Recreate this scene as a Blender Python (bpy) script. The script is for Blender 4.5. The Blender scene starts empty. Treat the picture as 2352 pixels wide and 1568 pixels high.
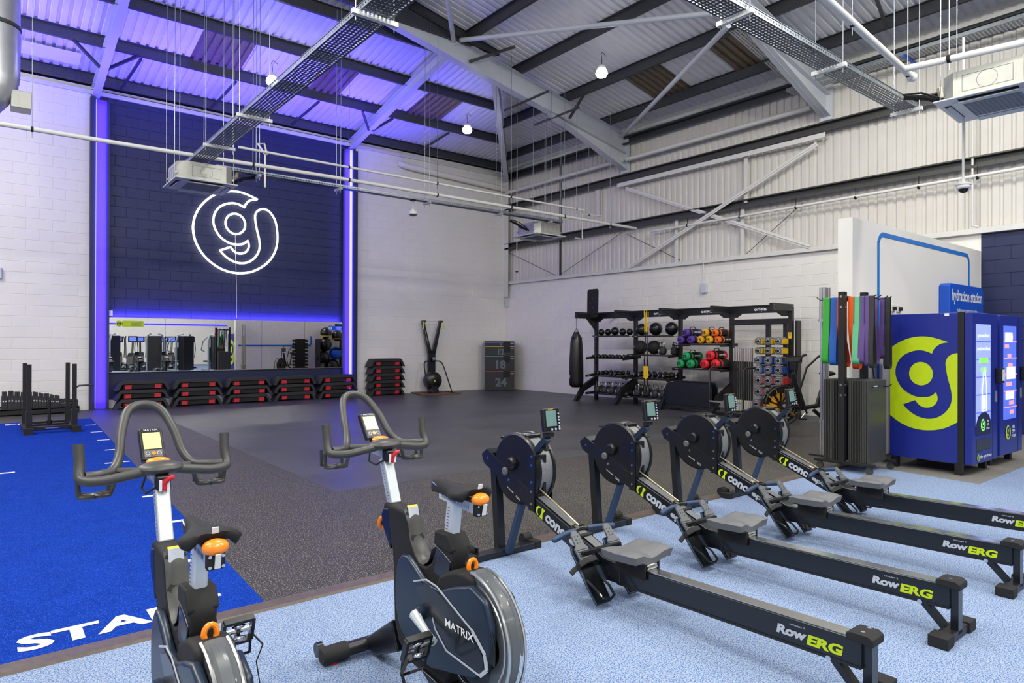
import bpy, bmesh, math, random
from mathutils import Vector, Matrix
random.seed(7)
S=bpy.context.scene; COL=S.collection
sin,cos,pi=math.sin,math.cos,math.pi
# ---------------------------------------------------------------- camera
YAW=math.radians(38.7); PIT=math.atan(2.9/1512); ROLL=math.radians(0.185)
fw=Vector((sin(YAW)*cos(PIT),cos(YAW)*cos(PIT),sin(PIT)))
r0=Vector((cos(YAW),-sin(YAW),0)); u0=r0.cross(fw)
rt=r0*cos(ROLL)+u0*sin(ROLL); up=u0*cos(ROLL)-r0*sin(ROLL)
cd=bpy.data.cameras.new('camera'); cam=bpy.data.objects.new('camera',cd); COL.objects.link(cam)
cd.sensor_width=36; cd.lens=1512/2352*36; cd.clip_start=.05; cd.clip_end=200
cam.matrix_world=Matrix(((rt.x,up.x,-fw.x,-13.26),(rt.y,up.y,-fw.y,-16.86),(rt.z,up.z,-fw.z,1.475),(0,0,0,1)))
S.camera=cam
# ---------------------------------------------------------------- world, exposure
w=bpy.data.worlds.new('world'); S.world=w; w.use_nodes=True
w.node_tree.nodes['Background'].inputs[0].default_value=(.6,.65,.75,1); w.node_tree.nodes['Background'].inputs[1].default_value=.3
vs=S.view_settings; vs.view_transform='Standard'; vs.look='None'; vs.gamma=1; vs.use_curve_mapping=False
vs.exposure=0.13
def lin(c):
    if isinstance(c,str): c=[int(c[i:i+2],16)/255 for i in (0,2,4)]
    return tuple((x/12.92 if x<=.04045 else ((x+.055)/1.055)**2.4) for x in c)
def lamp(name,kind,loc,energy,color=(1,1,1),size=.2,size_y=None,rot=(0,0,0),spread=None):
    d=bpy.data.lights.new(name,kind); d.energy=energy; d.color=color
    if kind=='AREA':
        d.size=size
        if size_y: d.shape='RECTANGLE'; d.size_y=size_y
        if spread: d.spread=spread
    else: d.shadow_soft_size=size
    o=bpy.data.objects.new(name,d); COL.objects.link(o); o.location=loc; o.rotation_euler=rot
    return o
# added unseen fill lights under the roof over the rest of the hall (behind and beside the camera)
for x,y,e in ((-16.5,-5,230),(-16.5,-11.5,230),(-10.2,-12.6,210),(-17.5,-18,230),(-11,-19.5,260),(-5.5,-18.5,200),(-3.6,-12.2,170),(-11,-25.5,200),(-4,-25,160),(-19,-25,160)):
    lamp('hall_fill_light','AREA',(x,y,7.0),e,(1,.965,.885),1.3,1.3)
for x,y,e in ((-16,-3.4,250),(-16,-8,300),(-15.5,-14,420),(-8.5,-16.8,420),(-3.75,-17,330),(-13,-22,420)):
    lamp('hall_bulb_lamp','POINT',(x,y,6.9),e,(1,.965,.885),.15)
for x,y,z in ((-8.72,-3.37,7.08),(-3.89,-3.35,7.08),(-3.75,-7.8,7.12)):
    lamp('bay_bulb','POINT',(x,y,z-.3),(190 if x<-8 else 260),(1,.965,.885),.1)
# violet LED wash from the strips beside the navy wall, plus added unseen uplights
for x in (-11.30,-5.54):
    lamp('led_strip_wash','AREA',(x,-.2,3.4),35,(.13,.10,1),.2,6.5,(math.radians(90),0,0),2.9)
    lamp('violet_roof_fill','AREA',(x+(1.2 if x<-8 else -1.0),-1.9,4.6),160,(.085,.05,1),.6,2.6,(math.radians(180),0,pi/2),2.0)
lamp('violet_roof_fill','AREA',(-13.4,-1.9,4.6),120,(.085,.05,1),.6,2.0,(math.radians(180),0,pi/2),2.0)  # another added uplight, only there to tint the roof violet
# ---------------------------------------------------------------- materials
def mat(name,c,rough=.5,metal=0,emit=0,noise=None,bump=0,coat=0,alpha=1,trans=0,spec=.5,ecol=None):
    """noise=(scale, amount, second colour or None, contrast)"""
    m=bpy.data.materials.new(name); m.use_nodes=True; nt=m.node_tree; b=nt.nodes['Principled BSDF']
    c=lin(c); b.inputs['Base Color'].default_value=(*c,1); b.inputs['Roughness'].default_value=rough; b.inputs['Metallic'].default_value=metal
    b.inputs['Specular IOR Level'].default_value=spec
    if coat: b.inputs['Coat Weight'].default_value=coat; b.inputs['Coat Roughness'].default_value=.08
    if trans: b.inputs['Transmission Weight'].default_value=trans
    if alpha<1: b.inputs['Alpha'].default_value=alpha
    if emit: b.inputs['Emission Color'].default_value=(*(lin(ecol) if ecol else c),1); b.inputs['Emission Strength'].default_value=emit
    sc,am,c2,ct=noise if noise else (14,.08,None,.0)
    tc=nt.nodes.new('ShaderNodeTexCoord'); nz=nt.nodes.new('ShaderNodeTexNoise'); nz.inputs['Scale'].default_value=sc; nz.inputs['Detail'].default_value=4
    nt.links.new(tc.outputs['Object'],nz.inputs['Vector'])
    rp=nt.nodes.new('ShaderNodeValToRGB'); nt.links.new(nz.outputs['Fac'],rp.inputs['Fac'])
    lo,hi=.5-.22*(1-ct),.5+.22*(1-ct)
    rp.color_ramp.elements[0].position=lo; rp.color_ramp.elements[1].position=hi
    c2=lin(c2) if c2 else tuple(x*(1-am) for x in c)
    rp.color_ramp.elements[0].color=(*c2,1); rp.color_ramp.elements[1].color=(*c,1)
    nt.links.new(rp.outputs['Color'],b.inputs['Base Color'])
    if bump:
        bp=nt.nodes.new('ShaderNodeBump'); bp.inputs['Strength'].default_value=bump; bp.inputs['Distance'].default_value=.01
        nt.links.new(nz.outputs['Fac'],bp.inputs['Height']); nt.links.new(bp.outputs['Normal'],b.inputs['Normal'])
    m['b']=1
    return m
def speckle(name,base,dots,scale=260,thr=.66,rough=.5,coarse=None,bump=.15,mix2=None,spec=.5):
    m=mat(name,base,rough,noise=(coarse[0],0,coarse[1],coarse[2]) if coarse else None,spec=spec); nt=m.node_tree; b=nt.nodes['Principled BSDF']
    src=b.inputs['Base Color'].links[0].from_socket
    tc=nt.nodes.new('ShaderNodeTexCoord'); nz=nt.nodes.new('ShaderNodeTexNoise'); nz.inputs['Scale'].default_value=scale; nz.inputs['Detail'].default_value=1
    nt.links.new(tc.outputs['Object'],nz.inputs['Vector'])
    rp=nt.nodes.new('ShaderNodeValToRGB'); rp.color_ramp.elements[0].position=thr-.03; rp.color_ramp.elements[1].position=thr+.04
    nt.links.new(nz.outputs['Fac'],rp.inputs['Fac'])
    mx=nt.nodes.new('ShaderNodeMix'); mx.data_type='RGBA'; nt.links.new(rp.outputs['Color'],mx.inputs['Factor'])
    nt.links.new(src,mx.inputs[6]); mx.inputs[7].default_value=(*lin(dots),1); nt.links.new(mx.outputs[2],b.inputs['Base Color'])
    if bump:
        bp=nt.nodes.new('ShaderNodeBump'); bp.inputs['Strength'].default_value=bump; bp.inputs['Distance'].default_value=.004
        nt.links.new(nz.outputs['Fac'],bp.inputs['Height']); nt.links.new(bp.outputs['Normal'],b.inputs['Normal'])
    return m
K={}
K['white_wall']=mat('white_paint','e6e4de',.7,noise=(1.2,.05,None,0))
K['navy_wall']=mat('navy_paint','17214b',.5,noise=(2,.12,None,0))
K['clad']=mat('cladding_grey','d2cfc8',.5,noise=(3,.06,None,0))
K['roof']=mat('roof_sheet_grey','e4e5e8',.45,noise=(3,.06,None,0))
K['rooflight']=mat('rooflight_brown','7a6a58',.25,noise=(20,.3,None,0))
K['purlin']=mat('purlin_galvanised','55585c',.45,.6,noise=(60,.35,None,.3))
K['girt']=mat('girt_steel','4d4e4c',.5,.3,noise=(60,.4,None,.3))
K['steel']=mat('painted_steel_grey','c6cbd2',.4,noise=(4,.05,None,0))
K['white_steel']=mat('white_steel','d8d8d4',.45)
K['pipe']=mat('white_pipe','dcdcd8',.35)
K['galv']=mat('galvanised_tray','9aa3ab',.35,.75,noise=(40,.2,None,.2))
K['tray']=mat('tray_underside','5a646e',.4,.6)
K['duct']=mat('spiral_duct_steel','c8ccd0',.32,.6,noise=(8,.12,None,0))
K['rubber']=speckle('rubber_floor','2f2f30','666668',130,.63,.42,(1.1,'454546',.2))
K['rubber_dark']=speckle('rubber_floor_dark','2a2823','8e8a80',110,.61,.55,(1.1,'25231f',.2))
K['carpet']=speckle('light_blue_carpet','7b8eab','456497',150,.54,.95,(100,'9ea9b9',.2),.5,spec=.1)
K['turf']=speckle('royal_blue_turf','0e3290','2a50b4',200,.6,1,(5,'0b2b80',.0),.6,spec=.05)
K['turf_white']=speckle('white_turf','d9dceb','b9c0e0',300,.6,1,None,.6,spec=.05)
K['strip']=mat('threshold_strip','5b5048',.45,noise=(30,.35,None,.0))
K['grey_mat']=mat('grey_rubber_mat','77746f',.7,noise=(30,.1,None,.2))
K['black']=mat('black_powdercoat','17181a',.38,noise=(12,.15,None,0))
K['satin']=mat('satin_black','0d0e10',.33,coat=.12)
K['blackmat']=mat('matt_black','141415',.75,noise=(20,.2,None,0))
K['rubberblk']=mat('black_rubber','26272a',.6,noise=(20,.15,None,0))
K['gunmetal']=mat('grey_grip_rubber','3d3d3b',.42,noise=(10,.08,None,0))
K['navyblk']=mat('blue_black_metal','0c1018',.32,coat=.3,noise=(3,.15,None,0))
K['bluegrey']=mat('blue_black_plastic','1a2a3e',.35,noise=(2,.2,None,0))
K['handleblue']=mat('slate_blue_grip','263b59',.5)
K['chrome']=mat('chrome','d8dadd',.12,1)
K['alu']=mat('brushed_steel','cfcfcb',.2,.95,noise=(30,.05,None,0))
K['mesh_band']=mat('perforated_mesh','8e9092',.55,.3,noise=(300,.5,None,.3))
K['post']=mat('white_aluminium','cfd6d8',.3,.3)
K['orange']=mat('orange_plastic','ff8c14',.3,coat=.5)
K['red']=mat('red_plastic','c8202c',.4)
K['redseat']=mat('red_riser','c22030',.45)
K['yellow']=mat('yellow','f2c80f',.5)
K['lime']=mat('lime_vinyl','bdd60a',.45)
K['white']=mat('white_vinyl','eef0f2',.5)
K['greyink']=mat('silver_ink','b8bec6',.5)
K['vend']=mat('vending_blue','1c2a86',.35,noise=(2,.06,None,0))
K['screen_lcd']=mat('grey_lcd','6d8a86',.15,emit=.08)
K['screen_lime']=mat('backlit_lcd','c9cc84',.2,emit=.55)
K['vscreen']=mat('lit_screen','8f9dff',.2,emit=.75)
K['vscreen2']=mat('lit_screen_blue','5870e0',.2,emit=.6)
K['pink']=mat('screen_pink','e8a0a8',.3,emit=.6)
K['screen_lav']=mat('screen_lavender','dbe2ff',.3,emit=.95)
K['screen_green']=mat('screen_green','7ad05a',.3,emit=1.0)
K['violet']=mat('violet_led','3a22ff',.4,emit=1.25,ecol='3a1cff')
K['violet_hot']=mat('violet_led_hot','8d8cff',.4,emit=1.6,ecol='8f8fff')
K['neon']=mat('neon_tube','fffbe6',.4,emit=3.2)
K['lampglass']=mat('lamp_glass','ffffff',.4,emit=30)
K['mirror']=mat('mirror_glass','f4f4f4',.0,1)
K['blueline']=mat('blue_stripe','1673c9',.5)
K['signblue']=mat('sign_blue','0f55cc',.4)
K['seatgrey']=mat('grey_seat_foam','5f6063',.55,noise=(10,.06,None,0))
K['footgrey']=mat('grey_foot_plastic','5b5e62',.5)
K['clear']=mat('clear_guard','cfd8df',.08,alpha=.14)
K['smoke']=mat('smoked_plastic','15181b',.15,alpha=.8)
K['ac']=mat('ac_white','d5d8da',.4)
K['acbody']=mat('ac_casing','b4b5ad',.4,.4)
K['acgrille']=mat('ac_grille','7d848c',.6)
K['wood']=mat('brown_base','6b4b35',.5)
K['rope']=mat('chain_brass','b9ab8a',.35,.7)
K['platebg']=mat('grey_plate','6b6f75',.45)
def solid(n,c,r=.5,**k):
    if n not in K: K[n]=mat(n,c,r,**k)
    return K[n]
# ---------------------------------------------------------------- mesh helpers
class MB:
    def __init__(s): s.v=[]; s.f=[]; s.m=[]
    def add(s,vs_,fs,mi=0):
        n=len(s.v); s.v+=[tuple(v) for v in vs_]; s.f+=[tuple(n+i for i in f) for f in fs]; s.m+=[mi]*len(fs); return s
    def bb(s,x0,x1,y0,y1,z0,z1,mi=0):
        return s.add([(x0,y0,z0),(x1,y0,z0),(x1,y1,z0),(x0,y1,z0),(x0,y0,z1),(x1,y0,z1),(x1,y1,z1),(x0,y1,z1)],
                     [(0,3,2,1),(4,5,6,7),(0,1,5,4),(1,2,6,5),(2,3,7,6),(3,0,4,7)],mi)
    def box(s,c,d,mi=0): return s.bb(c[0]-d[0]/2,c[0]+d[0]/2,c[1]-d[1]/2,c[1]+d[1]/2,c[2]-d[2]/2,c[2]+d[2]/2,mi)
    def bar(s,a,b,w,h,mi=0,upv=(0,0,1)):
        a=Vector(a);b=Vector(b);d=(b-a).normalized();u=Vector(upv)
        if abs(d.dot(u))>.98: u=Vector((1,0,0))
        r=d.cross(u).normalized(); u=r.cross(d).normalized(); r=r*(w/2);u=u*(h/2)
        return s.add([a-r-u,a+r-u,a+r+u,a-r+u,b-r-u,b+r-u,b+r+u,b-r+u],[(0,3,2,1),(4,5,6,7),(0,1,5,4),(1,2,6,5),(2,3,7,6),(3,0,4,7)][::1],mi)
    def tube(s,pts,r,n=8,closed=False,mi=0,sy=1.0):
        P=[Vector(p) for p in pts]; N=len(P); rs=r if isinstance(r,(list,tuple)) else [r]*N
        T=[]
        for i in range(N):
            a=P[(i-1)%N] if (i or closed) else P[0]; b=P[(i+1)%N] if (i<N-1 or closed) else P[-1]
            T.append((b-a).normalized())
        u=Vector((0,0,1)) if abs(T[0].z)<.9 else Vector((1,0,0))
        u=(u-T[0]*u.dot(T[0])).normalized(); rings=[]
        for i in range(N):
            u=(u-T[i]*u.dot(T[i])).normalized(); w_=T[i].cross(u)
            rings.append([P[i]+(u*cos(2*pi*k/n)*sy+w_*sin(2*pi*k/n))*rs[i] for k in range(n)])
        vs_=[v for rg in rings for v in rg]; fs=[]
        for i in range(N if closed else N-1):
            j=(i+1)%N
            for k in range(n): fs.append((i*n+k,i*n+(k+1)%n,j*n+(k+1)%n,j*n+k))
        if not closed: fs.append(tuple(range(n))[::-1]); fs.append(tuple((N-1)*n+k for k in range(n)))
        return s.add(vs_,fs,mi)
    def cyl(s,a,b,r,n=16,mi=0,r2=None): return s.tube([a,b],[r,r if r2 is None else r2],n,mi=mi)
    def lathe(s,c,prof,n=20,axis='z',mi=0,d=None):
        """prof: (radius, offset along axis) list; axis may be a vector"""
        A=Vector(d) if d else Vector({'x':(1,0,0),'y':(0,1,0),'z':(0,0,1)}[axis]); A=A.normalized()
        u=Vector((0,0,1)) if abs(A.z)<.9 else Vector((1,0,0)); u=(u-A*u.dot(A)).normalized(); w_=A.cross(u); c=Vector(c)
        vs_=[c+A*h+(u*cos(2*pi*k/n)+w_*sin(2*pi*k/n))*max(r,1e-4) for r,h in prof for k in range(n)]; fs=[]
        for i in range(len(prof)-1):
            for k in range(n): fs.append((i*n+k,i*n+(k+1)%n,(i+1)*n+(k+1)%n,(i+1)*n+k))
        fs.append(tuple(range(n))[::-1]); fs.append(tuple((len(prof)-1)*n+k for k in range(n)))
        return s.add(vs_,fs,mi)
    def prism(s,poly,axis,a,b,mi=0):
        """poly in the two other axes (order x,y,z kept)"""
        def p(q,t):
            return {'x':(t,q[0],q[1]),'y':(q[0],t,q[1]),'z':(q[0],q[1],t)}[axis]
        n=len(poly); ar=sum(poly[i][0]*poly[(i+1)%n][1]-poly[(i+1)%n][0]*poly[i][1] for i in range(n))
        if (ar>0)==(axis=='y'): poly=poly[::-1]
        vs_=[p(q,a) for q in poly]+[p(q,b) for q in poly]
        fs=[tuple(range(n))[::-1],tuple(range(n,2*n))]+[(i,(i+1)%n,n+(i+1)%n,n+i) for i in range(n)]
        if a>b: fs=[f[::-1] for f in fs]
        return s.add(vs_,fs,mi)
    def ball(s,c,r,nu=14,nv=9,sc=(1,1,1),mi=0):
        pr=[(r*sin(pi*j/nv),-r*cos(pi*j/nv)) for j in range(nv+1)]
        n0=len(s.v); s.lathe((0,0,0),pr,nu,'z',mi)
        for i in range(n0,len(s.v)): v=s.v[i]; s.v[i]=(c[0]+v[0]*sc[0],c[1]+v[1]*sc[1],c[2]+v[2]*sc[2])
        return s
    def torus(s,c,R,r,axis='z',n=20,k=6,mi=0,a0=0,a1=2*pi):
        full=abs(a1-a0-2*pi)<1e-6; m=n if full else n+1
        pts=[]
        for i in range(m):
            t=a0+(a1-a0)*i/n; q=(R*cos(t),R*sin(t))
            pts.append({'z':(c[0]+q[0],c[1]+q[1],c[2]),'x':(c[0],c[1]+q[0],c[2]+q[1]),'y':(c[0]+q[0],c[1],c[2]+q[1])}[axis])
        return s.tube(pts,r,k,full,mi)
    def xf(s,mx,i0=0):
        for i in range(i0,len(s.v)): s.v[i]=tuple(mx@Vector(s.v[i]))
        return s
    def mesh(s,name,mats,smooth=True,ang=35):
        me=bpy.data.meshes.new(name); me.from_pydata(s.v,[],s.f)
        for m in mats: me.materials.append(m)
        if len(mats)>1: me.polygons.foreach_set('material_index',s.m)
        if smooth:
            me.polygons.foreach_set('use_smooth',[True]*len(me.polygons))
            me.set_sharp_from_angle(angle=math.radians(ang))
        me.update(); return me
def ml(m):
    if not isinstance(m,(list,tuple)): m=[m]
    return [K[x] if isinstance(x,str) else x for x in m]
def part(name,mb,m,parent=None,bev=0,smooth=True,loc=None,ang=35,label=None,seg=2):
    me=mb if isinstance(mb,bpy.types.Mesh) else mb.mesh(name,ml(m),smooth,ang)
    o=bpy.data.objects.new(name,me); COL.objects.link(o)
    if parent: o.parent=parent
    if loc is not None: o.location=loc
    if bev:
        b=o.modifiers.new('bevel','BEVEL'); b.width=bev; b.segments=seg; b.limit_method='ANGLE'; b.angle_limit=math.radians(40); b.harden_normals=True
    if label: o['label']=label
    return o
def tag(o,label,cat,group=None,kind=None):
    o['label']=label; o['category']=cat
    if group: o['group']=group
    if kind: o['kind']=kind
    return o
def thing(name,label,cat,loc=(0,0,0),rz=0,group=None):
    o=bpy.data.objects.new(name,None); COL.objects.link(o); o.location=loc; o.rotation_euler=(0,0,rz); o.empty_display_size=.1
    return tag(o,label,cat,group)
def struct(name,mb=None,m=None,parent=None,**k):
    if mb is None:
        o=bpy.data.objects.new(name,None); COL.objects.link(o)
    else: o=part(name,mb,m,parent,**k)
    if not parent: o['kind']='structure'
    return o
def kids(o): return [c for c in bpy.data.objects if c.parent==o]
def dup(root,loc,rz=None,label=None,group=None,mats=None,kc={}):
    def cp(o,par):
        c=o.copy(); COL.objects.link(c); c.parent=par
        if mats and c.type=='MESH' and c.data.materials and c.data.materials[0] in mats:
            c.data=c.data.copy(); 
            for i,mm in enumerate(c.data.materials):
                if mm in mats: c.data.materials[i]=mats[mm]
        for k in kidmap.get(o,[]): cp(k,c)
        return c
    kidmap={}
    def fill(o):
        ks=list(o.children)
        kidmap[o]=ks
        for k in ks: fill(k)
    fill(root)
    r=cp(root,None); r.location=loc
    if rz is not None: r.rotation_euler=(0,0,rz)
    if label: r['label']=label
    if group: r['group']=group
    return r
_tc={}
def text_mesh(s,bold=.0,res=3):
    key=(s,bold)
    if key not in _tc:
        c=bpy.data.curves.new('t','FONT'); c.body=s; c.size=1; c.offset=bold; c.resolution_u=res; c.fill_mode='FRONT' if False else 'BOTH'; c.extrude=0
        o=bpy.data.objects.new('t',c); COL.objects.link(o); bpy.context.view_layer.update()
        dg=bpy.context.evaluated_depsgraph_get(); me=bpy.data.meshes.new_from_object(o.evaluated_get(dg))
        V=[tuple(v.co) for v in me.vertices]; Fc=[tuple(p.vertices) for p in me.polygons]
        bpy.data.objects.remove(o); bpy.data.curves.remove(c); bpy.data.meshes.remove(me)
        xs=[v[0] for v in V]; ys=[v[1] for v in V]
        _tc[key]=(V,Fc,min(xs),max(xs),min(ys),max(ys))
    return _tc[key]
def textm(mb,s,c,xd,yd,h,width=None,bold=.02,th=.0015,shear=0,mi=0):
    """lettering as thin real shapes centred at c; xd reading direction, yd up"""
    V,Fc,x0,x1,y0,y1=text_mesh(s,bold); sc=h/(y1-y0); sx=sc if width is None else width/(x1-x0)
    c=Vector(c); xd=Vector(xd).normalized(); yd=Vector(yd).normalized(); nd=xd.cross(yd)*th
    n=len(V); out=[]
    for v in V:
        yy=(v[1]-(y0+y1)/2)*sc; xx=(v[0]-(x0+x1)/2)*sx+shear*yy
        out.append(c+xd*xx+yd*yy+nd)
    mb.add(out,Fc,mi); return mb
LOGO=[(.497,.871,1),(.213,.97),(.004,1),(-.201,.979),(-.389,.915),(-.561,.816),(-.731,.659),(-.873,.464),(-.959,.261),(-.996,.05),(-.978,-.184),(-.902,-.411),(-.752,-.641),(-.555,-.817),(-.329,-.942),(-.084,-1),(.151,-.995),(.389,-.935),(.648,-.78),(.836,-.581),(.953,-.339),(.996,-.082),(.98,.185),(.935,.389),(.847,.54),(.743,.632),(.612,.644),(.498,.586),(.438,.476),(.441,.33),(.486,.086),(.529,-.085),(.551,-.273),(.523,-.437),(.431,-.592),(.29,-.705),(.122,-.755),(-.057,-.733),(-.208,-.659),(-.317,-.569),(-.39,-.483,1),(-.148,-.376,1),(-.072,-.469),(.024,-.517),(.149,-.506),(.246,-.433),(.289,-.313),(.259,-.177,1),(.162,-.267),(.009,-.303),(-.155,-.29),(-.331,-.201),(-.452,-.072),(-.526,.089),(-.546,.242),(-.507,.415),(-.401,.57),(-.253,.66),(-.09,.703),(.047,.686),(.179,.632,1),(.214,.723),(.298,.814),(.397,.857)]
def smooth_loop(P,k=3):
    """Catmull-Rom through the points, sharp where flagged"""
    out=[];n=len(P)
    for i in range(n):
        p1,p2=P[i],P[(i+1)%n]; p0=P[i-1] if len(p1)<3 else p1; p3=P[(i+2)%n] if len(p2)<3 else p2
        for j in range(k):
            t=j/k; r=[]
            for a in (0,1):
                A,B,C_,D=p0[a],p1[a],p2[a],p3[a]
                r.append(.5*((2*B)+(-A+C_)*t+(2*A-5*B+4*C_-D)*t*t+(-A+3*B-3*C_+D)*t**3))
            out.append(tuple(r))
    return out
LG=smooth_loop(LOGO,3); LC=[(-.035+.233*cos(2*pi*i/32),.2+.25*sin(2*pi*i/32)) for i in range(32)]
def clip(P,ax,v,keep):
    out=[]
    for i in range(len(P)):
        a,b=P[i],P[(i+1)%len(P)]; ia=(a[ax]-v)*keep>=0; ib=(b[ax]-v)*keep>=0
        if ia: out.append(a)
        if ia!=ib:
            t=(v-a[ax])/(b[ax]-a[ax]); out.append((a[0]+(b[0]-a[0])*t,a[1]+(b[1]-a[1])*t))
    return out
def logom(mb,c,xd,yd,r,th=.0015,mi=0,cl=None,cm=None):
    c=Vector(c); xd=Vector(xd); yd=Vector(yd); nd=xd.cross(yd)*th
    P=LG
    if cl: P=clip(clip(P,0,cl[0],1),0,cl[1],-1)
    for q,m_ in ((P,mi),(LC,mi if cm is None else cm)):
        mb.add([c+xd*(p[0]*r)+yd*(p[1]*r)+nd for p in q],[tuple(range(len(q)))[::-1]],m_)
    return mb
def Z_(p,w_=.065,h=.2,t=.006): return [(-w_,h),(t/2,h),(t/2,t),(w_,t),(w_,0),(-t/2,0),(-t/2,h-t),(-w_,h-t)]
def ibeam(mb,a,b,w_,h,t=.012,mi=0):
    """I section from a to b, h measured in the plane of z"""
    a=Vector(a);b=Vector(b);d=(b-a).normalized();r=d.cross(Vector((0,0,1))).normalized();u=r.cross(d).normalized()
    mb.bar(a+u*(h/2-t/2),b+u*(h/2-t/2),w_,t,mi); mb.bar(a-u*(h/2-t/2),b-u*(h/2-t/2),w_,t,mi); mb.bar(a,b,t,h-2*t,mi); return mb
# ================================================================ SETTING
XW,YF=-26.0,-30.0     # far sides of the hall, outside the view
YB=-13.15             # edge between rubber and carpet
o=struct('floor',MB().bb(XW,0.3,YF,.3,-.2,-.012),'grey_mat',smooth=False)
def flat(name,poly,m,z=0,t=.01): return struct(name,MB().prism(poly,'z',z-t,z),m,parent=o,smooth=False)
flat('rubber_roll',[(-10.55,-10.7),(0,-10.7),(0,0),(-10.55,0)],'rubber')
flat('rubber_roll_speckled',[(XW,YB+.001),(-5.0,YB+.001),(0,YB),(0,-10.702),(-10.552,-10.702),(-10.552,0),(XW,0)],'rubber_dark')
# light blue carpet, with the cut-out for the grey mat under the vending machines
flat('carpet',[(XW,YF),(0,YF),(0,-14.52),(-5.06,-14.52),(-4.9,-13.22),(-4.9,-13.2),(XW,-13.2)],'carpet',.0)
flat('grey_mat',[(-4.9,-13.2),(-5.06,-14.52),(0,-14.52),(0,-13.2)],'grey_mat',.002,.012)
mb=MB(); mb.prism([(-13.205,0),(-13.19,.012),(-13.09,.012),(-13.07,0)],'x',XW,-4.9); flat_=struct('threshold_strip',mb,'strip',parent=o,smooth=False)
TL=-15.2
turf=flat('turf_lane',[(TL,-13.085),(-12.02,-13.085),(-11.67,-2.03),(TL,-2.03)],'turf',.008,.008)
for i,y in enumerate((-3.24,-4.33,-5.41,-6.5,-7.63,-8.74,-9.83,-10.95,-12.07)):
    xe=-11.67-(y+2.03)/(-11.05)*.35*1; L=.26 if i in(4,8) else .155
    m=MB().bb(xe-L-.02,xe-.02,y-.028,y+.028,.008,.0105); struct('distance_mark',m,'turf_white',parent=o,smooth=False)
struct('distance_mark',MB().bb(-13.22,-12.99,-7.65,-7.59,.008,.0105),'turf_white',parent=o,smooth=False)
mb=MB(); textm(mb,'START',(-12.66,-12.9,.009),(1,0,0),(0,1,0),.2,.95,.035); struct('lettering',mb,'turf_white',parent=o,smooth=False)
mb=MB(); textm(mb,'FINISH',(-12.45,-2.36,.009),(1,0,0),(0,1,0),.22,1.05,.035); struct('lettering',mb,'turf_white',parent=o,smooth=False)
# ---- block walls
def blockmesh(L,m,axis):
    e=.007; h=.225; d=.006
    v=[(0.002,0,.002),(L-.002,0,.002),(L-.002,0,h-.002),(.002,0,h-.002),(e,-d,e),(L-e,-d,e),(L-e,-d,h-e),(e,-d,h-e)]
    f=[(4,5,6,7),(0,1,5,4),(1,2,6,5),(2,3,7,6),(3,0,4,7)]
    if axis=='x': v=[(y,-x,z) for x,y,z in v]     # right wall: runs along -y, faces -x
    me=MB().add(v,f).mesh('brick',[m],False); return me
def blocks(parent,axis,lo,hi,z0,z1,matf,vis,cam_d,spans):
    cells=[];n=int((z1-z0)/.225+.5)
    for k in range(n):
        s0=lo-(.225 if k%2 else 0); i=0
        while s0<hi-.01:
            for l2,h2 in spans:
                a=max(s0,l2); b=min(s0+.45,h2)
                if b-a>.03: cells.append((a,b,z0+k*.225))
            s0+=.45
    cells=[(cam_d((a+b)/2,z),a,b,z) for a,b,z in cells]; cells.sort()
    big=[c for c in cells if vis((c[1]+c[2])/2,c[3]) and c[2]-c[1]>.4][:299]; bs=set(big); cache={}
    for d,a,b,z in big:
        m=matf((a+b)/2); key=(m.name,round(b-a,3))
        if key not in cache: cache[key]=blockmesh(b-a,m,axis)
        part('brick',cache[key],None,parent,loc=(a,0,z) if axis=='y' else (0,-a,z))
    ms=[];rest=MB()
    for c in cells:
        if c in bs: continue
        d,a,b,z=c; m=matf((a+b)/2)
        if m not in ms: ms.append(m)
        e=.007;L=b-a;h=min(.225,z1-z)
        v=[(a,0,z),(b,0,z),(b,0,z+h),(a,0,z+h),(a+e,-.006,z+e),(b-e,-.006,z+e),(b-e,-.006,z+h-e),(a+e,-.006,z+h-e)]
        if axis=='x': v=[(y,-x,zz) for x,y,zz in v]
        rest.add(v,[(4,5,6,7),(0,1,5,4),(1,2,6,5),(2,3,7,6),(3,0,4,7)],ms.index(m))
    q=rest.mesh('brickwork',ms,False); ob=part('brickwork',q,None,parent); ob['kind']='stuff'
NV=(-11.48,-5.30)
wb=struct('wall_back',MB().bb(XW,.2,0.0,.25,0,7.0),'white_wall',smooth=False)
blocks(wb,'y',-17.1,0.0,.19,6.94,lambda x:K['navy_wall'] if NV[0]<x<NV[1] else K['white_wall'],
       lambda x,z:x>-13.2 and not(-11.4<x<-5.5 and z<2.1),lambda x,z:math.hypot(x+13.26,16.86)+abs(z-1.5)*.3,((-17.1,-11.48),(-11.19,-5.64),(-5.3,0)))
part('backing_paint',MB().bb(-11.48,-5.3,-.001,0,0,6.95),'navy_wall',wb,smooth=False)
part('plinth',MB().bb(-17,0,-.02,0,0,.19),'white_wall',wb,smooth=False)
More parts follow.
